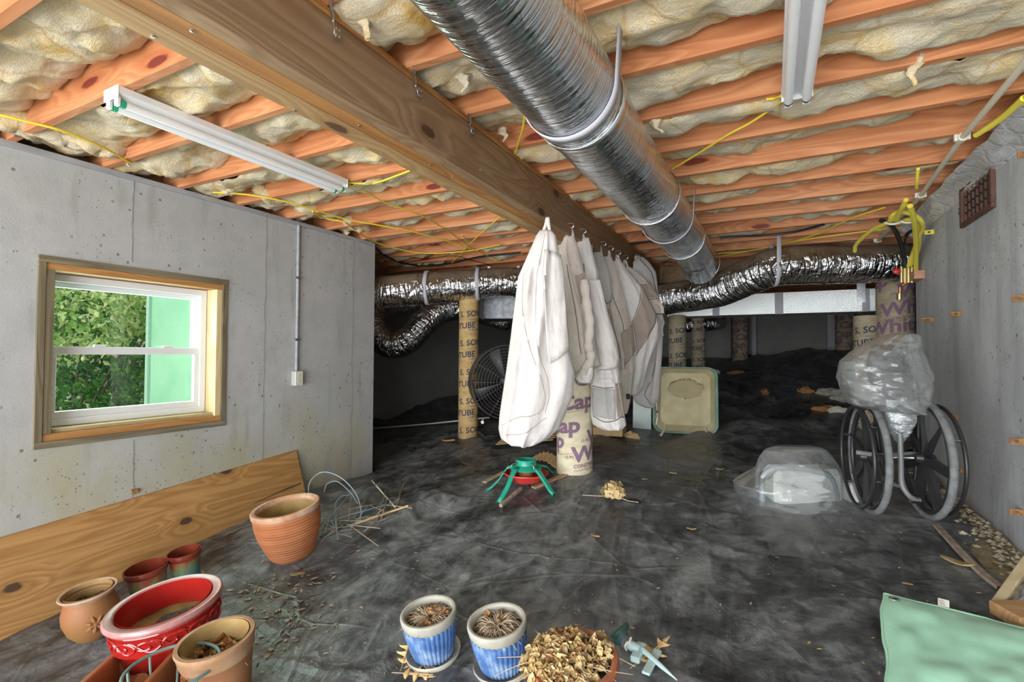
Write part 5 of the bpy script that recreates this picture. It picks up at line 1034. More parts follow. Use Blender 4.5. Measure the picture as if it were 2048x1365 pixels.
for a in (radians(196), radians(255), radians(-22), radians(70)):
    m = MB(); d = np.array([cos(a), sin(a)]); s = np.array([-sin(a), cos(a)]); P = []
    for r_, z, w in ((.075, .118, .018), (.11, .105, .018), (.16, .06, .016), (.205, .012, .015), (.235, -.006, .014)):
        zz = z+floor_at(c[0]+d[0]*r_, c[1]+d[1]*r_)-c[2] if r_ > .14 else z; P.append([(*(d*r_-s*w), zz), (*(d*r_-s*w*.6), zz+.012), (*(d*r_+s*w*.6), zz+.012), (*(d*r_+s*w), zz)])
    m.grid(np.array(P)); o = m.build('leg', GPLA, e, ang=50); o.modifiers.new('t', 'SOLIDIFY').thickness = .003
for a in (2.7, 4.2, 5.6): m = MB(); m.tube(smooth([(.052*cos(a), .052*sin(a), .150), (.085*cos(a), .085*sin(a), .152), (.10*cos(a), .10*sin(a), .146), (.104*cos(a), .104*sin(a), .132)], 12), .0035, 8); m.build('eye_bolt', STEEL, e)
def stick(pa, pb, w, hgt, mat, name, lab, cat, up=.0):
    a, b = gp(*pa), gp(*pb); a[2] += hgt/2+up; b[2] += hgt/2+up; mid = (a+b)/2; tag(MB().bar(a-mid, b-mid, w, hgt).build(name, mat, smooth=False, bevel=.003, loc=mid), lab, cat)
stick((1001, 1016), (1042, 981), .026, .024, STICK, 'wooden_stake', 'short grey wooden stake lying in front of the tree stand', 'stick')
stick((1066, 978), (1150, 945), .05, .014, mixed('brown_lath', (.30, .18, .10), (.42, .28, .16), 20., .8, .3, .003), 'wooden_lath', 'flat brown lath running from the tree stand to the front pier', 'board')
stick((968, 972), (1030, 940), .04, .010, mixed('bark_strip', (.36, .28, .15), (.48, .38, .22), 25., .85, .4, .003), 'bark_strip', 'rough tan bark strip under the left foot of the tree stand', 'stick', .02)
c = gp(1088, 935); e = root('cardboard_piece', c, 'crumpled brown corrugated cardboard scrap behind the tree stand', 'cardboard'); m = MB(); u_, v_ = np.meshgrid(np.linspace(-1, 1, 16), np.linspace(-1, 1, 12)); m.grid(np.stack([u_*.13, v_*.06, .06+.05*np.cos(u_*1.7)-.02+.008*np.sin(u_*22)+.02*v_], -1)); o = m.build('corrugated_sheet', CARD, e); o.modifiers.new('t', 'SOLIDIFY').thickness = .005
# bundle of cedar slats behind the front garment
c = gp(1058, 893); e = root('slat_bundle', c, 'fanned bundle of tan cedar slats on the sheet below the large white garment', 'wood bundle')
for k in range(11):
    a = radians(22+2.3*k); L = .55; y = -.16+.030*k; z = .012+.012*(k % 3)+(.004*k); q = Vector((cos(a), sin(a), .10)); s = Vector((-.30+.012*k, y*.7, z)); MB().bar(s, s+q*L, .040, .010).build('slat', SHIM, e, smooth=False, bevel=.0015)
# cardboard box, white panel, flat box
p = gp(1214, 872); e = root('cardboard_box', p, 'flattened cardboard box with brown tape under the pocketed garment', 'box', rot=(0, 0, .1)); MB().box((-.17, -.02, 0), (.16, .22, .12)).build('carton', CARD, e, smooth=False, bevel=.004); MB().box((-.02, -.022, -.001), (.03, .222, .122)).build('tape', mixed('brown_tape', (.36, .22, .09), (.42, .27, .12), 6., .35, 0), e, smooth=False); m = MB(); m.add([(-.17, -.02, .12), (.16, -.02, .12), (.14, -.13, .10), (-.15, -.13, .09)], [(0, 1, 2, 3)]); o = m.build('box_flap', CARD, e, smooth=False); o.modifiers.new('t', 'SOLIDIFY').thickness = .004
p = gp(1284, 858); D = depth(p); tag(MB().bar((0, 0, .0), (.0, .02, .34), .20, .02, up=(0, 1, 0)).build('foam_panel', mixed('pale_foam', (.55, .66, .64), (.66, .74, .72), 3., .8, .05, .002), smooth=False, loc=p), 'pale rigid foam panel standing upright beside the green wheelbarrow tray', 'panel')
# wheelbarrow tray stood on end
p = gp(1370, 866); D = depth(p); kx = D/FPX; e = root('wheelbarrow', p, 'green wheelbarrow tray stood on end, caked with dry cement and rust', 'wheelbarrow', rot=(0, 0, YAW-radians(20))); w, hh = 62*kx, 131*kx
def rrect(w, h, r, z, y, n=10, topk=1.):
    pts = []
    for cx, cz, a0 in ((w-r, h-r, 0), (-w+r, h-r, 90), (-w+r, r, 180), (w-r, r, 270)):
        for a in np.linspace(a0, a0+90, n): x = cx+r*cos(radians(a)); zz = cz+r*sin(radians(a)); pts.append((x*(topk+(1-topk)*(1-zz/h)), y+z*0, zz))
    return pts
rings = [rrect(w, hh, .10, 0, -.055), rrect(w*.99, hh, .10, 0, -.07), rrect(w*.95, hh*.975, .09, 0, -.065), rrect(w*.90, hh*.95, .085, 0, -.03)]
off = [(0, 0), (0, 0), (0, hh*.012), (0, hh*.025)]; rings = [[(x, y+.12*zz/hh*1.0, zz+o[1]) for x, y, zz in r_] for r_, o in zip(rings, off)]
m = MB(); P = np.array(rings+[[(x*.86, y+.10, .5*hh+(zz-.5*hh)*.84) for x, y, zz in rings[3]]]); m.grid(P[:4], True, True); tray = m.build('tray_lip', mixed('dusty_green_paint', (.12, .30, .22), (.30, .40, .30), 6., .6, .15, .002), e, ang=50)
t_ = NT('caked_cement'); v_ = t_.coord(); s_ = t_.new('SeparateXYZ'); t_.link(v_, s_.inputs[0]); n_ = t_.noise(v_, 9., 5); n2 = t_.noise(v_, 45., 4)
dx = t_.math('DIVIDE', s_.outputs[0], w*.58); dz = t_.math('DIVIDE', t_.math('SUBTRACT', s_.outputs[2], hh*.66), hh*.17); dd = t_.math('ADD', t_.math('MULTIPLY', dx, dx), t_.math('MULTIPLY', dz, dz)); dd = t_.math('ADD', dd, t_.math('MULTIPLY', t_.math('SUBTRACT', n_, .5), 1.1))
cc = t_.ramp(n_, ((.3, (.46, .40, .24)), (.7, (.60, .54, .36)))); ring = t_.ramp(dd, ((.55, 0.), (.9, 1.), (1.15, 0.))); top = t_.ramp(t_.math('SUBTRACT', s_.outputs[2], hh*.66), ((.0, .15), (.06, 1.)))
cc = t_.mix(t_.math('MULTIPLY', t_.ramp(dd, ((.8, 1.), (1., 0.))), .6), cc, (.34, .29, .17)); cc = t_.mix(t_.math('MULTIPLY', t_.math('MULTIPLY', ring, top), t_.ramp(n2, ((.4, .2), (.6, 1.)))), cc, (.18, .07, .04)); CAKE = t_.fin(cc, .92, normal=t_.bump(n2, .5, .006))
m = MB(); m.grid(P[3:], True, True); o_ = len(m.v); nn = P.shape[1]
Q = [P[4]]; cen = P[4].mean(0)
for f_ in (.75, .5, .25, .02): Q.append(cen+(P[4]-cen)*f_+np.array([0, .02*(1-f_), 0]))
m.grid(np.array(Q), True, True); m.build('tray_pan', CAKE, e, ang=60)
m = MB(); m.grid(np.array([[(x, y+.012, zz) for x, y, zz in r_] for r_ in (P[0], P[3])]+[[(x, y+.012, zz) for x, y, zz in P[4]]]), True); m.build('tray_back', GPLA, e, ang=50)
for s in (-1, 1): MB().tube(smooth([(s*w*.62, .06, .06), (s*w*.64, -.04, .02), (s*w*.72, -.13, -.02)], 8), .013, 10).build('handle', CREAM, e)
# dark drum fan behind the tan pier
p = atd(1012, 764, 5.35); e = root('drum_fan', p, 'big dark round fan half hidden between the tan pier and the white garment', 'fan', rot=(0, 0, YAW+.25)); Rf = 72/FPX*5.35
m = MB(); A = np.linspace(0, 2*pi, 65); m.lathe([(Rf, -.10), (Rf+.008, -.10), (Rf+.008, .10), (Rf, .10), (Rf, -.10)], 64, M=Matrix.Rotation(pi/2, 4, 'X')); m.build('drum', flat('dark_drum', (.05, .05, .052), .5), e, ang=50)
m = MB()
for k in range(1, 12): r_ = Rf*k/12; m.tube(np.stack([r_*np.cos(A), np.full(65, -.10-.03*(1-(k/12)**2)), r_*np.sin(A)], 1), .0022, 4, cap=False)
for k in range(12): a = 2*pi*k/12; m.tube(np.array([(0, -.13, 0), (Rf*.6*cos(a), -.118, Rf*.6*sin(a)), (Rf*cos(a), -.10, Rf*sin(a))]), .0025, 4)
o = m.build('guard', flat('guard_wire', (.12, .12, .12), .5), e, ang=180); o['kind'] = 'stuff'
MB().lathe([(.001, -.145), (.03, -.14), (.035, -.12)], 16, M=Matrix.Rotation(-pi/2, 4, 'X') @ Matrix.Scale(-1, 4, (0, 0, 1))).build('hub', GREY, e)
for k in range(4):
    a = 2*pi*k/4+.4; m = MB(); P = [[(r_*cos(a)-s*.07*sin(a)*r_/Rf, .03*s, r_*sin(a)+s*.07*cos(a)*r_/Rf) for s in (-1, 0, 1)] for r_ in (.03, Rf*.5, Rf*.94)]; m.grid(np.array(P)); o = m.build('blade', flat('blade_grey', (.09, .09, .095), .5), e); o.modifiers.new('t', 'SOLIDIFY').thickness = .004
m = MB(); zb_ = floor_at(p[0], p[1])-p[2]; m.tube(np.array([(0, 0, -Rf), (0, 0, zb_+.05)]), .02, 10).build('stand_post', BLACKP, e)
for s in (-1, 1): MB().tube(np.array([(s*Rf*.7, -.25, zb_+.02), (s*Rf*.7, .25, zb_+.02)]), .016, 8).build('stand_foot', BLACKP, e)
MB().tube(np.array([(-Rf*.7, 0, zb_+.02), (Rf*.7, 0, zb_+.02)]), .016, 8).build('stand_bar', BLACKP, e)
for u, v in ((980, 765), (965, 845)): q = atd(u, v, 5.05); tag(MB().lathe([(.001, -.012), (.016, -.008), (.018, .004), (.001, .010)], 12, M=Matrix.Rotation(pi/2, 4, 'X')).build('white_knob', PVCW, e if v < 800 else None, loc=q-p if v < 800 else q), None if v < 800 else 'small round white cap lying at the end of the white rod', None if v < 800 else 'cap')
P = [gp(u, v, .03) for u, v in ((735, 858), (800, 853), (870, 847), (955, 838), (978, 836))]; tag(MB().tube(smooth(P, 20), .010, 10).build('plastic_rod', PVCW), 'thin white plastic rod lying across the dark sheet behind the tan pier', 'rod')
P = [gp(u, v, .03) for u, v in ((966, 840), (985, 826), (1004, 815))]; tag(MB().tube(smooth(P, 12), .006, 8).build('metal_rod', STEEL), 'thin metal rod slanting up to the large white garment', 'rod')

# ------------------------------------------------------------------ folded wheelchair under plastic bags
az = radians(-9); fwd = np.array([sin(az), cos(az), 0]); axd = np.array([cos(az), -sin(az), 0]); R_ = .305
cR = atd(1850, 917, R_*2*FPX/238); cL = atd(1737, 914, R_*2*FPX/224); cR[2] = max(cR[2], floor_at(cR[0], cR[1])+R_); cL[2] = max(cL[2], floor_at(cL[0], cL[1])+R_)
ctr = (cR+cL)/2; wc = root('wheelchair', (ctr[0], ctr[1], ctr[2]-R_), 'folded black wheelchair with grey tyres standing by the right wall, its top bagged', 'wheelchair'); wo = np.array(wc.location)
def torus(m, R, r, seg=56, sec=10, x=0., sx=1.):
    A = np.linspace(0, 2*pi, seg+1)[:-1]; B = np.linspace(0, 2*pi, sec+1)[:-1]; P = np.array([[(x+sx*r*sin(b), (R+r*cos(b))*cos(a), (R+r*cos(b))*sin(a)) for b in B] for a in A]); P = np.concatenate([P, P[:1]]); return m.grid(P, True)
def wheel(c, side, turn):
    Mx = Matrix(((axd[0], fwd[0], 0, c[0]-wo[0]), (axd[1], fwd[1], 0, c[1]-wo[1]), (axd[2], fwd[2], 1, c[2]-wo[2]), (0, 0, 0, 1)))
    e = bpy.data.objects.new('wheel', None); link(e, wc); e.matrix_local = Mx
    m = MB(); torus(m, R_-.016, .016, sx=1.05); m.build('tyre', TIRE, e); m = MB(); torus(m, R_-.040, .012, sx=1.1); m.build('wheel_rim', BLACKP, e)
    ps = R_-.035; px = side*.055; m = MB(); torus(m, ps, .0095, x=px); m.build('push_rim', BLACKP, e)
    for k in range(6): a = 2*pi*k/6+turn; m = MB(); m.tube(np.array([(0, (R_-.042)*cos(a), (R_-.042)*sin(a)), (px, ps*cos(a), ps*sin(a))]), .005, 6); m.build('standoff', CHROME, e)
    for k in range(7):
        a = 2*pi*k/7+turn; d = np.array([0, cos(a), sin(a)]); s = np.array([0, -sin(a), cos(a)]); m = MB(); P = []
        for r_, w, th in ((.018, .012, .016), (.09, .020, .012), (.18, .017, .010), (R_-.040, .014, .009)):
            c_ = d*r_; x = np.array([1, 0, 0])*th; tw = np.array([1, 0, 0])*(.012*(r_/R_)); P.append([tuple(c_-s*w-x+tw), tuple(c_+s*w-x-tw), tuple(c_+s*w+x-tw), tuple(c_-s*w+x+tw)])
        m.grid(np.array(P), True); m.build('spoke', BLACKP, e, ang=30)
    m = MB(); m.lathe([(.001, -.045), (.020, -.042), (.030, -.015), (.030, .015), (.020, .042), (.001, .045)], 20, M=Matrix.Rotation(pi/2, 4, 'Y')); m.build('hub', BLACKP, e)
wheel(cL, -1, .3); wheel(cR, 1, .55)
def wt(name, pts, r, mat, n=0, par=None): return MB().tube(smooth([np.array(p)-wo for p in pts], n) if n else np.array([np.array(p)-wo for p in pts]), r, 10).build(name, mat, par or wc)
wt('axle_tube', [cL, cR], .011, CHROME); Dm = depth(ctr)
wt('cross_brace', [atd(1712, 905, Dm+.05), atd(1760, 912, Dm), atd(1822, 908, Dm), atd(1862, 912, Dm-.05)], .013, GREY)
wt('frame_tube', [atd(1800, 868, Dm-.12), atd(1802, 930, Dm-.14), atd(1804, 970, Dm-.16), atd(1818, 992, Dm-.18), atd(1828, 998, Dm-.18)], .012, GREY, 14)
wt('frame_tube', [atd(1748, 800, Dm+.1), atd(1756, 880, Dm+.1), atd(1770, 950, Dm+.08), atd(1790, 965, Dm+.05)], .011, BLACKP, 12); wt('frame_tube', [atd(1838, 800, Dm+.05), atd(1836, 900, Dm+.05), atd(1830, 960, Dm+.05)], .011, BLACKP)
wt('frame_tube', [atd(1770, 890, Dm), atd(1780, 960, Dm-.05), atd(1806, 975, Dm-.12)], .010, GREY, 10)
for u, v, dd_ in ((1830, 1000, -.16), (1775, 962, .2)):
    q = atd(u, v, Dm+dd_)-wo; m = MB(); A = np.arange(25)*2*pi/24; m.lathe([(.001, -.012), (.048, -.012), (.055, 0), (.048, .012), (.001, .012)], 24, M=Matrix.Translation(q) @ Matrix(((axd[0], fwd[0], 0, 0), (axd[1], fwd[1], 0, 0), (0, 0, 1, 0), (0, 0, 0, 1))) @ Matrix.Rotation(pi/2, 4, 'Y')) if u < 1800 else m.tube(np.array([q-axd*.02, q+axd*.02]), .020, 12); m.build('caster' if u < 1800 else 'foot_plug', GREY if u < 1800 else CHROME, wc)
# folded seat cloth wound in film, tapering to a point
f = drape_fn([(800, 1772, 1836), (830, 1772, 1830), (860, 1780, 1818), (880, 1790, 1808), (888, 1796, 1803)], Dm-.05, .07, 3.3, folds=3, amp=.008); th_ = np.arange(40)*2*pi/40; tt_ = np.linspace(0, 1, 70); TH, TT = np.meshgrid(th_, tt_); P = f(TH, TT); m = MB(); cen = P.mean(1, keepdims=True); P = cen+(P-cen)*(1+.05*ridge(TT*15+.12*np.cos(TH*2), TH*.2, 1.)[..., None]); m.grid(P-wo, True); m.build('wound_seat', mixed('silver_wrap', (.42, .45, .47), (.72, .75, .77), 18., .18, .6, .01, .6), wc, ang=180)
f = drape_fn([(690, 1745, 1800), (720, 1735, 1815), (760, 1740, 1822), (800, 1770, 1826)], Dm, .06, 6.1, folds=4, amp=.02); m = drape_mesh(f, 40, 30); m.v = [tuple(np.array(v)-wo) for v in m.v]; m.build('folded_seat', BLK, wc, ang=180)
for pts in (((1772, 800), (1766, 730), (1772, 700), (1812, 694)), ((1818, 800), (1826, 740), (1834, 700), (1838, 690))): wt('push_handle', [atd(u, v, Dm) for u, v in pts], .014, BLACKP, 12)
def bag(name, rows, D, thick, seed, label, mat=BAG, folds=6, amp=.03, crumple=.008, nth=90, nt=70, group=None):
    f = drape_fn(rows, D, thick, seed, folds=folds, amp=amp, crumple=crumple); m = drape_mesh(f, nth, nt); c = np.mean(np.array(m.v), 0); m.v = [tuple(np.array(v)-c) for v in m.v]; o = m.build(name, mat, ang=180, loc=c); tag(o, label, 'plastic bag', group); return o
bag('plastic_bag', [(667, 1788, 1822), (672, 1765, 1838), (684, 1735, 1842), (700, 1712, 1841), (722, 1686, 1846), (745, 1682, 1850), (770, 1684, 1854), (795, 1694, 1852), (810, 1708, 1846), (820, 1740, 1830), (824, 1765, 1815)], Dm-.10, .16, 4.4, 'big crumpled clear plastic bag pulled over the top of the wheelchair', folds=9, amp=.045, crumple=.012)
# toilet frame and bucket in a clear bag
c = gp(1600, 1012); D = depth(c)+.10; e = root('toilet_frame', c, 'white commode bucket inside a grey tubular frame, on the sheet left of the wheelchair', 'commode'); co = np.array(c)
FRAMEG = flat('frame_grey', (.36, .40, .43), .35)
def ct(name, pts, Dd, r, mat, n=30): return MB().tube(smooth([atd(u, v, Dd)-co for u, v in pts], n), r, 12).build(name, mat, e)
ct('frame_loop', [(1515, 975), (1517, 940), (1527, 912), (1550, 898), (1600, 900), (1638, 904), (1658, 925), (1680, 962), (1684, 985)], D+.16, .016, FRAMEG, 48)
ct('frame_loop', [(1524, 1012), (1525, 980), (1526, 955), (1542, 940), (1575, 936), (1630, 943), (1660, 955), (1672, 985), (1676, 1024)], D-.06, .016, FRAMEG, 48)
for pts in (((1527, 1010), (1518, 975)), ((1676, 1020), (1684, 984))): MB().tube(np.array([atd(*pts[0], D-.06)-co, atd(*pts[1], D+.16)-co]), .012, 10).build('frame_rail', GREY, e)
a = atd(1540, 1010, D-.04)-co; b = atd(1668, 1018, D-.04)-co; hb = .235; m = MB(); m.bar((a+b)/2+np.array([0, .08, hb/2-.01])-CM[0]*.205, (a+b)/2+np.array([0, .08, hb/2-.01])+CM[0]*.215, .20, hb); m.build('bucket', flat('white_plastic', (.80, .83, .80), .35), e, smooth=False, bevel=.035)
p_ = atd(1692, 990, D-.02)-co; MB().bar(p_-CM[0]*.025, p_+CM[0]*.035, .16, .17).build('bucket_side', flat('white_plastic', (.80, .83, .80), .35), e, smooth=False, bevel=.012)
bag('plastic_bag', [(895, 1548, 1640), (900, 1532, 1652), (915, 1522, 1664), (940, 1514, 1678), (955, 1490, 1684), (968, 1470, 1690), (985, 1474, 1694), (1005, 1490, 1700), (1018, 1516, 1698), (1026, 1560, 1690)], D+.02, .24, 8.8, 'clear plastic bag draped over the white commode bucket and grey frame', film('thin_clear_bag', (.66, .69, .69), clear=.68, rough=.18, bscale=6., strength=.5), folds=6, amp=.025, crumple=.006)
# ------------------------------------------------------------------ sprinkler, leaves, scraps
c = gp(1300, 1318); k_ = depth(c)/FPX
def lay(u, v, up): return np.array(gp(u, v, up))-np.array(c)
e = root('lawn_sprinkler', c, 'pale spiked lawn sprinkler with a dark teal head, right of the brown pot', 'sprinkler'); m = MB()
a, b = lay(1285, 1300, .03), lay(1354, 1361, .012); m.tube(np.array([a, a+(b-a)*.25, a+(b-a)*.6, b]), np.array([.011, .010, .008, .002]), 8); m.build('spike', SPRK, e)
m = MB(); m.bar(lay(1284, 1290, .03), lay(1269, 1322, .03), .034, .024); m.build('cross_fin', SPRK, e, smooth=False, bevel=.004); m = MB(); m.bar(lay(1316, 1301, .022), lay(1291, 1349, .022), .030, .010); m.build('step_fin', SPRK, e, smooth=False, bevel=.003)
MB().tube(np.array([lay(1278, 1301, .03), lay(1264, 1293, .036), lay(1256, 1288, .04)]), np.array([.020, .018, .017]), 14).build('inlet', SPRK, e); MB().tube(np.array([lay(1258, 1290, .04), lay(1250, 1284, .042)]), .024, 14).build('collar', GREY, e); MB().tube(np.array([lay(1250, 1285, .045), lay(1244, 1278, .048), lay(1240, 1274, .05)]), np.array([.020, .030, .034]), 14).build('sprinkler_head', TEAL, e)
P = [lay(u, v, .065) for u, v in ((1222, 1277), (1238, 1262), (1253, 1250), (1258, 1256), (1252, 1268), (1234, 1280))]; m = MB(); m.v = [tuple(x) for x in P]+[tuple(np.array(x)+np.array([0, 0, .012])) for x in P]; m.f = [tuple(range(6)), tuple(range(6, 12))[::-1]]+[(j, j+6, (j+1) % 6+6, (j+1) % 6) for j in range(6)]; m.build('deflector', flat('dark_green_plastic', (.03, .10, .08), .4), e, smooth=False)
for k in range(5): MB().bar(lay(1252-4*k, 1264+4*k, .055), lay(1246-4*k, 1288-1*k, .03), .006, .004).build('head_rib', flat('slate_plastic', (.16, .22, .26), .4), e, smooth=False)
for uv in (((1256, 1284), (1250, 1293)), ((1262, 1276), (1258, 1288))): MB().tube(smooth([lay(*uv[0], .07), lay(*uv[1], .06), lay(uv[1][0]+3, uv[1][1]+8, .03)], 10), .004, 6).build('trip_clip', PVCW, e)
def oak(u, v, size, turn, lab, seed, mat=OAK, lobes=4):
    c = np.array(gp(u, v, .012)); n_ = gnormal(c[0], c[1]); e = root('oak_leaf', c, lab, 'leaf', 'oak leaves on the sheet', rot=(0, 0, 0)); rot = Vector((0, 0, 1)).rotation_difference(n_).to_matrix() @ Matrix.Rotation(turn, 3, 'Z'); g_ = np.random.default_rng(seed); pts = []
    out = [(0, -.03)]
    for k in range(lobes):
        t = (k+.5)/lobes; w = .36*sin(pi*min(.95, t*.8+.15)); out += [(t-.09, .05), (t+.02, w*.8), (t+.10, w), (t+.07, w*.6), (t+.11, .06)]
    up = out[1:]+[(1.08, .03), (1.22, .0)]; low = [(x, -y*g_.uniform(.8, 1.1)) for x, y in up[:-1]][::-1]; prof = [(-.02, 0)]+up+low; m = MB(); zf = lambda x, y: .10*abs(y)+.04*sin(x*4+seed)
    # triangulate as strips from the midrib
    nU = len(up); top = [(x, y) for x, y in up]; bot = [(x, -y) for x, y in up]; V = []
    for (x, y), (x2, y2) in zip(top, bot): V += [(x, y), (min(x, 1.2), 0), (x2, y2)]
    m.v = [tuple(rot @ Vector(((x-.5)*size, y*size, zf(x, y)*size))) for x, y in V]
    for k in range(nU-1): a = 3*k; m.f += [(a, a+1, a+4, a+3), (a+1, a+2, a+5, a+4)]
    o = m.build('leaf_blade', mat, e, ang=180); o.modifiers.new('t', 'SOLIDIFY').thickness = .0012
    MB().tube(np.array([rot @ Vector(((x-.5)*size, 0, .03*size)) for x in (-.35, -.1, .3, 1.1)]), .0012*size/.1, 5).build('leaf_stalk', STRAW, e)
oak(1306, 1303, .15, radians(62), 'large tan oak leaf with pointed lobes under the pale sprinkler', 3, lobes=3)
oak(815, 1303, .13, radians(115), 'curled brown oak leaf beside the left blue pot', 5, BRNG if False else OAK); oak(832, 1350, .12, radians(15), 'tan oak leaf near the frame bottom below the left blue pot', 7, lobes=3)
def leaf(u, v, size, turn, lab, seed, mat=DRY):
    c = np.array(gp(u, v, .008)); m = MB(); P = []; R3 = Matrix.Rotation(turn, 3, 'Z')
    for x in np.linspace(-1, 1, 7): w = .42*(1-x*x)**.7+.01; P.append([tuple(R3 @ Vector((x*size, y*w*size, size*(.22*y*y+.12*x*x+.05*sin(seed+x*3))))) for y in (-1, 0, 1)])
    m.grid(np.array(P)); o = m.build('dry_leaf', mat, ang=180, loc=c); o.modifiers.new('t', 'SOLIDIFY').thickness = .0012; tag(o, lab, 'leaf', 'loose dry leaves on the sheet')
for a in ((1383, 1060, .026, .2, 'pale yellow half leaf alone on the sheet in front of the commode bag'), (1190, 1074, .03, -.3, 'small curled tan leaf on the open sheet, middle of the floor'), (1290, 960, .022, .5, 'pale greenish leaf scrap on the sheet right of the front pier'), (596, 1152, .04, .8, 'crumpled tan leaves heap at the foot of the big ribbed terracotta pot'), (858, 1338, .03, .1, 'grey green leaf scrap just below the left blue pot saucer'), (1915, 1130, .06, -.4, 'long pale orange leaf on the sheet by the right wall'), (1815, 1170, .02, 0, 'small yellow leaf bit above the mint green cushion'), (1440, 940, .03, .3, 'tan crumpled leaf on the sheet left of the commode bag'), (1345, 948, .03, -.2, 'orange brown leaf on the sheet right of the front pier'), (895, 884, .09, .1, 'torn tan cardboard strip at the foot of the tan pier')): leaf(*a[:4], a[4], a[0] % 7, CARD if 'cardboard' in a[4] else DRY)
c = gp(1228, 1000); e = root('dried_hydrangea', c, 'pale dried hydrangea flower head lying on the open sheet', 'flower'); bloom(e, (0, 0, .035), .070, 90, DRY, 77); MB().tube(smooth([(-.20, -.03, .01), (-.08, .0, .012), (.0, .0, .03), (.09, -.02, .012), (.16, -.02, .01)], 16), .003, 6).build('flower_stalk', STRAW, e)
c = gp(1267, 1004); tag(MB().lathe([(.001, .012), (.02, .011), (.03, .004), (.026, 0), (.001, -.001)], 14, mod=lambda k, a, r, z: r*.6*abs(cos(a))).build('plastic_scrap', BLACKP, loc=c), 'small black and white plastic scrap right of the dried hydrangea head', 'scrap')
g_ = np.random.default_rng(44)
def bits(name, spots, mat, size, seed):
    g_ = np.random.default_rng(seed); m = MB()
    for x, y in spots:
        z = floor_at(x, y)+.004; s = size*g_.uniform(.4, 1.5); a = g_.random()*6.28; R3 = Matrix.Rotation(a, 3, 'Z'); m.add([tuple(Vector((x, y, z))+R3 @ Vector(q)) for q in ((-s, 0, 0), (0, -s*.3, s*.1), (s, 0, s*.15), (0, s*.35, s*.2))], [(0, 1, 2, 3)])
    o = m.build(name, mat, ang=180); o['kind'] = 'stuff'; return o
sp = []
for k in range(420):
    u, v = g_.uniform(450, 2000), g_.uniform(900, 1360); p = gp(u, v)
    if -3.2 < p[0] < .95: sp.append((p[0], p[1]))
tag(bits('leaf_litter', sp, DRY, .010, 5), 'scattered tiny straw and leaf bits over the black sheet', 'litter')
sp = [(p[0]+g_.normal()*.10, p[1]+g_.normal()*.08) for p in [gp(u, v) for u, v in ((575, 1160), (640, 1170), (560, 1230), (610, 1250), (520, 1190), (700, 1110), (560, 1290))] for q in range(26)]
tag(bits('leaf_litter', sp, STRAW, .016, 6), 'thicker straw litter on the sheet round the big ribbed terracotta pot', 'litter')
# stones and soil along the right wall
m = MB(); g_ = np.random.default_rng(9)
def stone(m, c, s, g_):
    d = np.array([(0, 0, 1), (.9, 0, .2), (.28, .85, .2), (-.73, .53, .2), (-.73, -.53, .2), (.28, -.85, .2), (0, 0, -.5)])*s*g_.uniform(.7, 1.3, (7, 1)); d[:, 2] *= .7
    m.add(d+c, [(0, 1, 2), (0, 2, 3), (0, 3, 4), (0, 4, 5), (0, 5, 1), (6, 2, 1), (6, 3, 2), (6, 4, 3), (6, 5, 4), (6, 1, 5)])
for k in range(700):
    y = g_.uniform(1.5, 5.1); x = XR-.02-abs(g_.normal())*.075; stone(m, np.array([x, y, float(gz(x, y))+H-.012+.004*(x < .95)+(.03 if x < .9 else 0)]), g_.uniform(.006, .022), g_)
o = m.build('rubble', mixed('pale_rubble', (.36, .29, .18), (.58, .52, .40), 30., .9, .4, .004), ang=30); tag(o, 'pale crumbled stones on the bare soil along the right wall foot', 'rubble', kind='stuff')
for n_, (u, v, sx, sy, lab, mt) in enumerate(((1662, 786, .17, .11, 'pale chunk of hardened foam on the mound left of the wheelchair bag', FOAMC), (1680, 800, .10, .06, 'smaller pale foam piece touching the big foam chunk', FOAMC), (1612, 784, .10, .05, 'orange clay lump left of the pale foam chunk', ORANGE), (1530, 786, .06, .10, 'pointed orange clay lump alone on the mound', ORANGE), (1650, 822, .14, .06, 'orange clay lump above the wheelchair wheel', ORANGE), (1425, 745, .10, .05, 'pale clod beside the rim of the green wheelbarrow tray', FOAMC), (1470, 748, .14, .04, 'brown clod right of the pale one behind the wheelbarrow', ORANGE), (1675, 824, .09, .03, 'whitish plaster scrap by the lowest orange lump', FOAMC), (1262, 876, .09, .02, 'brown paper scrap beside the cardboard box', CARD))):
    c = gp(u, v); m = MB(); P = []
    for b in np.linspace(-pi/2, pi/2, 9): P.append([(sx*cos(b)*cos(a)*(1+.35*float(vn(cos(a)*2+n_, sin(a)*2, b*2))), sy*cos(b)*sin(a)*(1+.35*float(vn(cos(a)*2-n_, sin(a)*2, b*2))), min(sx, .07)*.8*sin(b)+.02*float(vn(cos(a)*4, sin(a)*4, b*4+n_))) for a in np.linspace(0, 2*pi, 15)[:-1]])
    m.grid(np.array(P), True); tag(m.build('clod', mt, ang=40, loc=c), lab, 'clod', 'lumps and scraps on the sheet')
# lath lying along the sheet edge by the right wall
P = [gp(u, v, .012) for u, v in ((1872, 1052), (1920, 1105), (1965, 1150), (2003, 1180))]; m = MB(); rows = [[(p[0]-.016, p[1]-.006, p[2]), (p[0]-.014, p[1]-.006, p[2]+.012), (p[0]+.014, p[1]+.006, p[2]+.012), (p[0]+.016, p[1]+.006, p[2])] for p in smooth(P, 16)]; c = np.array(P[1]); m.grid(np.array(rows)-c, True); m.f += [(0, 1, 2, 3)[::-1]]; tag(m.build('wooden_lath', STICK, ang=30, loc=c), 'long grey lath lying on the sheet along the right wall foot', 'board')
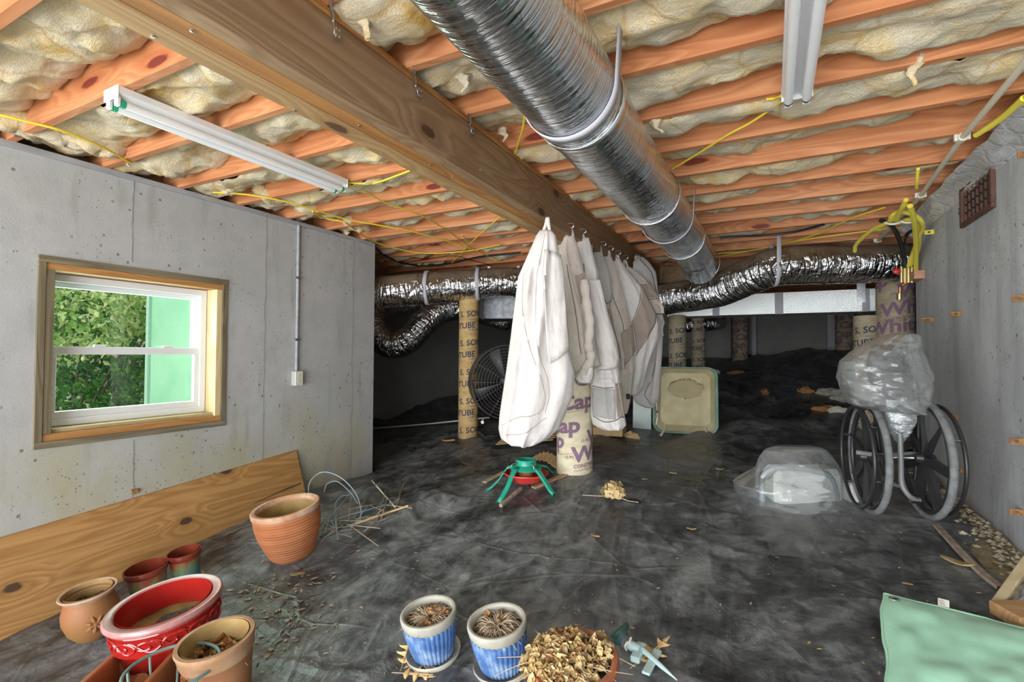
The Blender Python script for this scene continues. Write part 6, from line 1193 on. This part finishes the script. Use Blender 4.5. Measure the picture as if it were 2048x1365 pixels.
# mint green cushion, its neighbour, and the boards at the corner
z0 = -.93
cu = [atz(u, v, z0) for u, v in ((1764, 1186), (2060, 1262), (2140, 1420), (1775, 1440))]; gl_ = [floor_at(q[0], q[1]) for q in cu]; dz = max(gl_)+.03-(z0+H)
cu = [gp(u, v, .075) for u, v in ((1764, 1188), (2090, 1268), (2110, 1420), (1778, 1440))]; U, V = np.meshgrid(np.linspace(0, 1, 34), np.linspace(0, 1, 34)); B = (1-U)[..., None]*(1-V)[..., None]*cu[0]+U[..., None]*(1-V)[..., None]*cu[1]+U[..., None]*V[..., None]*cu[2]+(1-U)[..., None]*V[..., None]*cu[3]
c = np.mean(cu, 0); e = root('outdoor_cushion', c, 'faded mint green canvas cushion with a corner eyelet, lying nearest the camera', 'cushion')
pf = np.clip(np.minimum(np.minimum(U, 1-U), np.minimum(V, 1-V))*6, 0, 1)**.6; wob = .008*vn(U*7, V*7, 1.); ed = .012*(vn(V*5+3, U*5, 2.))*(1-pf)
TP = B+np.stack([ed, ed*.5, .018*pf+wob*pf], -1); BT = B+np.stack([ed, ed*.5, -.035*pf-.002], -1); m = MB(); m.grid(TP-c, flip=False); m.grid(BT-c, flip=True); m.build('cushion_cover', MINT, e, ang=180)
ring = np.concatenate([TP[0, :], TP[1:, -1], TP[-1, -2::-1], TP[-2:0:-1, 0]])-c; MB().tube(np.vstack([ring, ring[:1]]), .0045, 6).build('welt', MINT, e)
q = TP[2, 2]-c+np.array([.006, -.01, .004]); MB().lathe([(.006, 0), (.011, .003), (.016, .002), (.017, 0)], 20, M=Matrix.Translation(q)).build('eyelet', STEEL, e); MB().lathe([(.001, .0005), (.008, .0005)], 16, M=Matrix.Translation(q)).build('eyelet_hole', flat('dark_hole', (.02, .02, .02), .9), e)
q = TP[0, 13]-c; m = MB(); m.bar(q, q+np.array([.008, .035, .018]), .032, .0015); m.build('care_label', flat('white_label', (.80, .78, .74), .8), e, smooth=False)
for k in range(4): m = MB(); t0 = q+np.array([.0, .010+.005*k, .006+.003*k]); m.bar(t0+np.array([-.009, 0, .0012]), t0+np.array([.009-.003*(k % 2), 0, .0012]), .0016, .0006); m.build('label_print', flat('label_ink', (.35, .14, .10), .8), e, smooth=False)
a = [gp(u, v, .05) for u, v in ((2000, 1262), (2090, 1282), (2100, 1330), (2010, 1300))]; c = np.mean(a, 0); m = MB(); m.v = [tuple(q-c+np.array([0, 0, z])) for z in (-.03, .0) for q in a]; m.f = [(0, 3, 2, 1), (4, 5, 6, 7)]+[(j, (j+1) % 4, (j+1) % 4+4, j+4) for j in range(4)]; tag(m.build('outdoor_cushion', MINT, smooth=False, bevel=.01, loc=c), 'corner of a second mint green cushion behind the first, by the pine block', 'cushion')
a, b = gp(1992, 1214, .02), gp(2058, 1120, .10); c = (a+b)/2; tag(MB().bar(a-c, b-c, .035, .028).build('wooden_batten', mixed('tan_batten', (.46, .36, .20), (.60, .48, .30), 12., .8, .3, .003), smooth=False, bevel=.004, loc=c), 'tan wooden batten rising at the frame edge above the cushion', 'board')
a, b = gp(2008, 1232, .03), gp(2090, 1232, .03); c = (a+b)/2; tag(MB().bar(a-c, b-c, .13, .05).build('pine_block', wood('orange_pine', 0, (.66, .40, .20), (.56, .32, .15), (.42, .20, .08), knots=False), smooth=False, bevel=.004, loc=c), 'orange pine offcut under the batten at the frame edge', 'wood block')
a = [gp(2012, 1208, .03), gp(2100, 1120, .10), gp(2120, 1200, .06), gp(2040, 1226, .03)]; c = np.mean(a, 0); m = MB(); U, V = np.meshgrid(np.linspace(0, 1, 14), np.linspace(0, 1, 14)); Q = (1-U)[..., None]*(1-V)[..., None]*a[0]+U[..., None]*(1-V)[..., None]*a[1]+U[..., None]*V[..., None]*a[2]+(1-U)[..., None]*V[..., None]*a[3]; Q = Q-c; Q[..., 2] += .02*vn(U*4, V*4, 3.); m.grid(Q); o = m.build('plastic_film', film('grey_film', (.45, .44, .42), .3, .2, 8.), ang=180, loc=c); tag(o, 'grey translucent film hanging off the tan batten at the frame edge', 'plastic sheet')
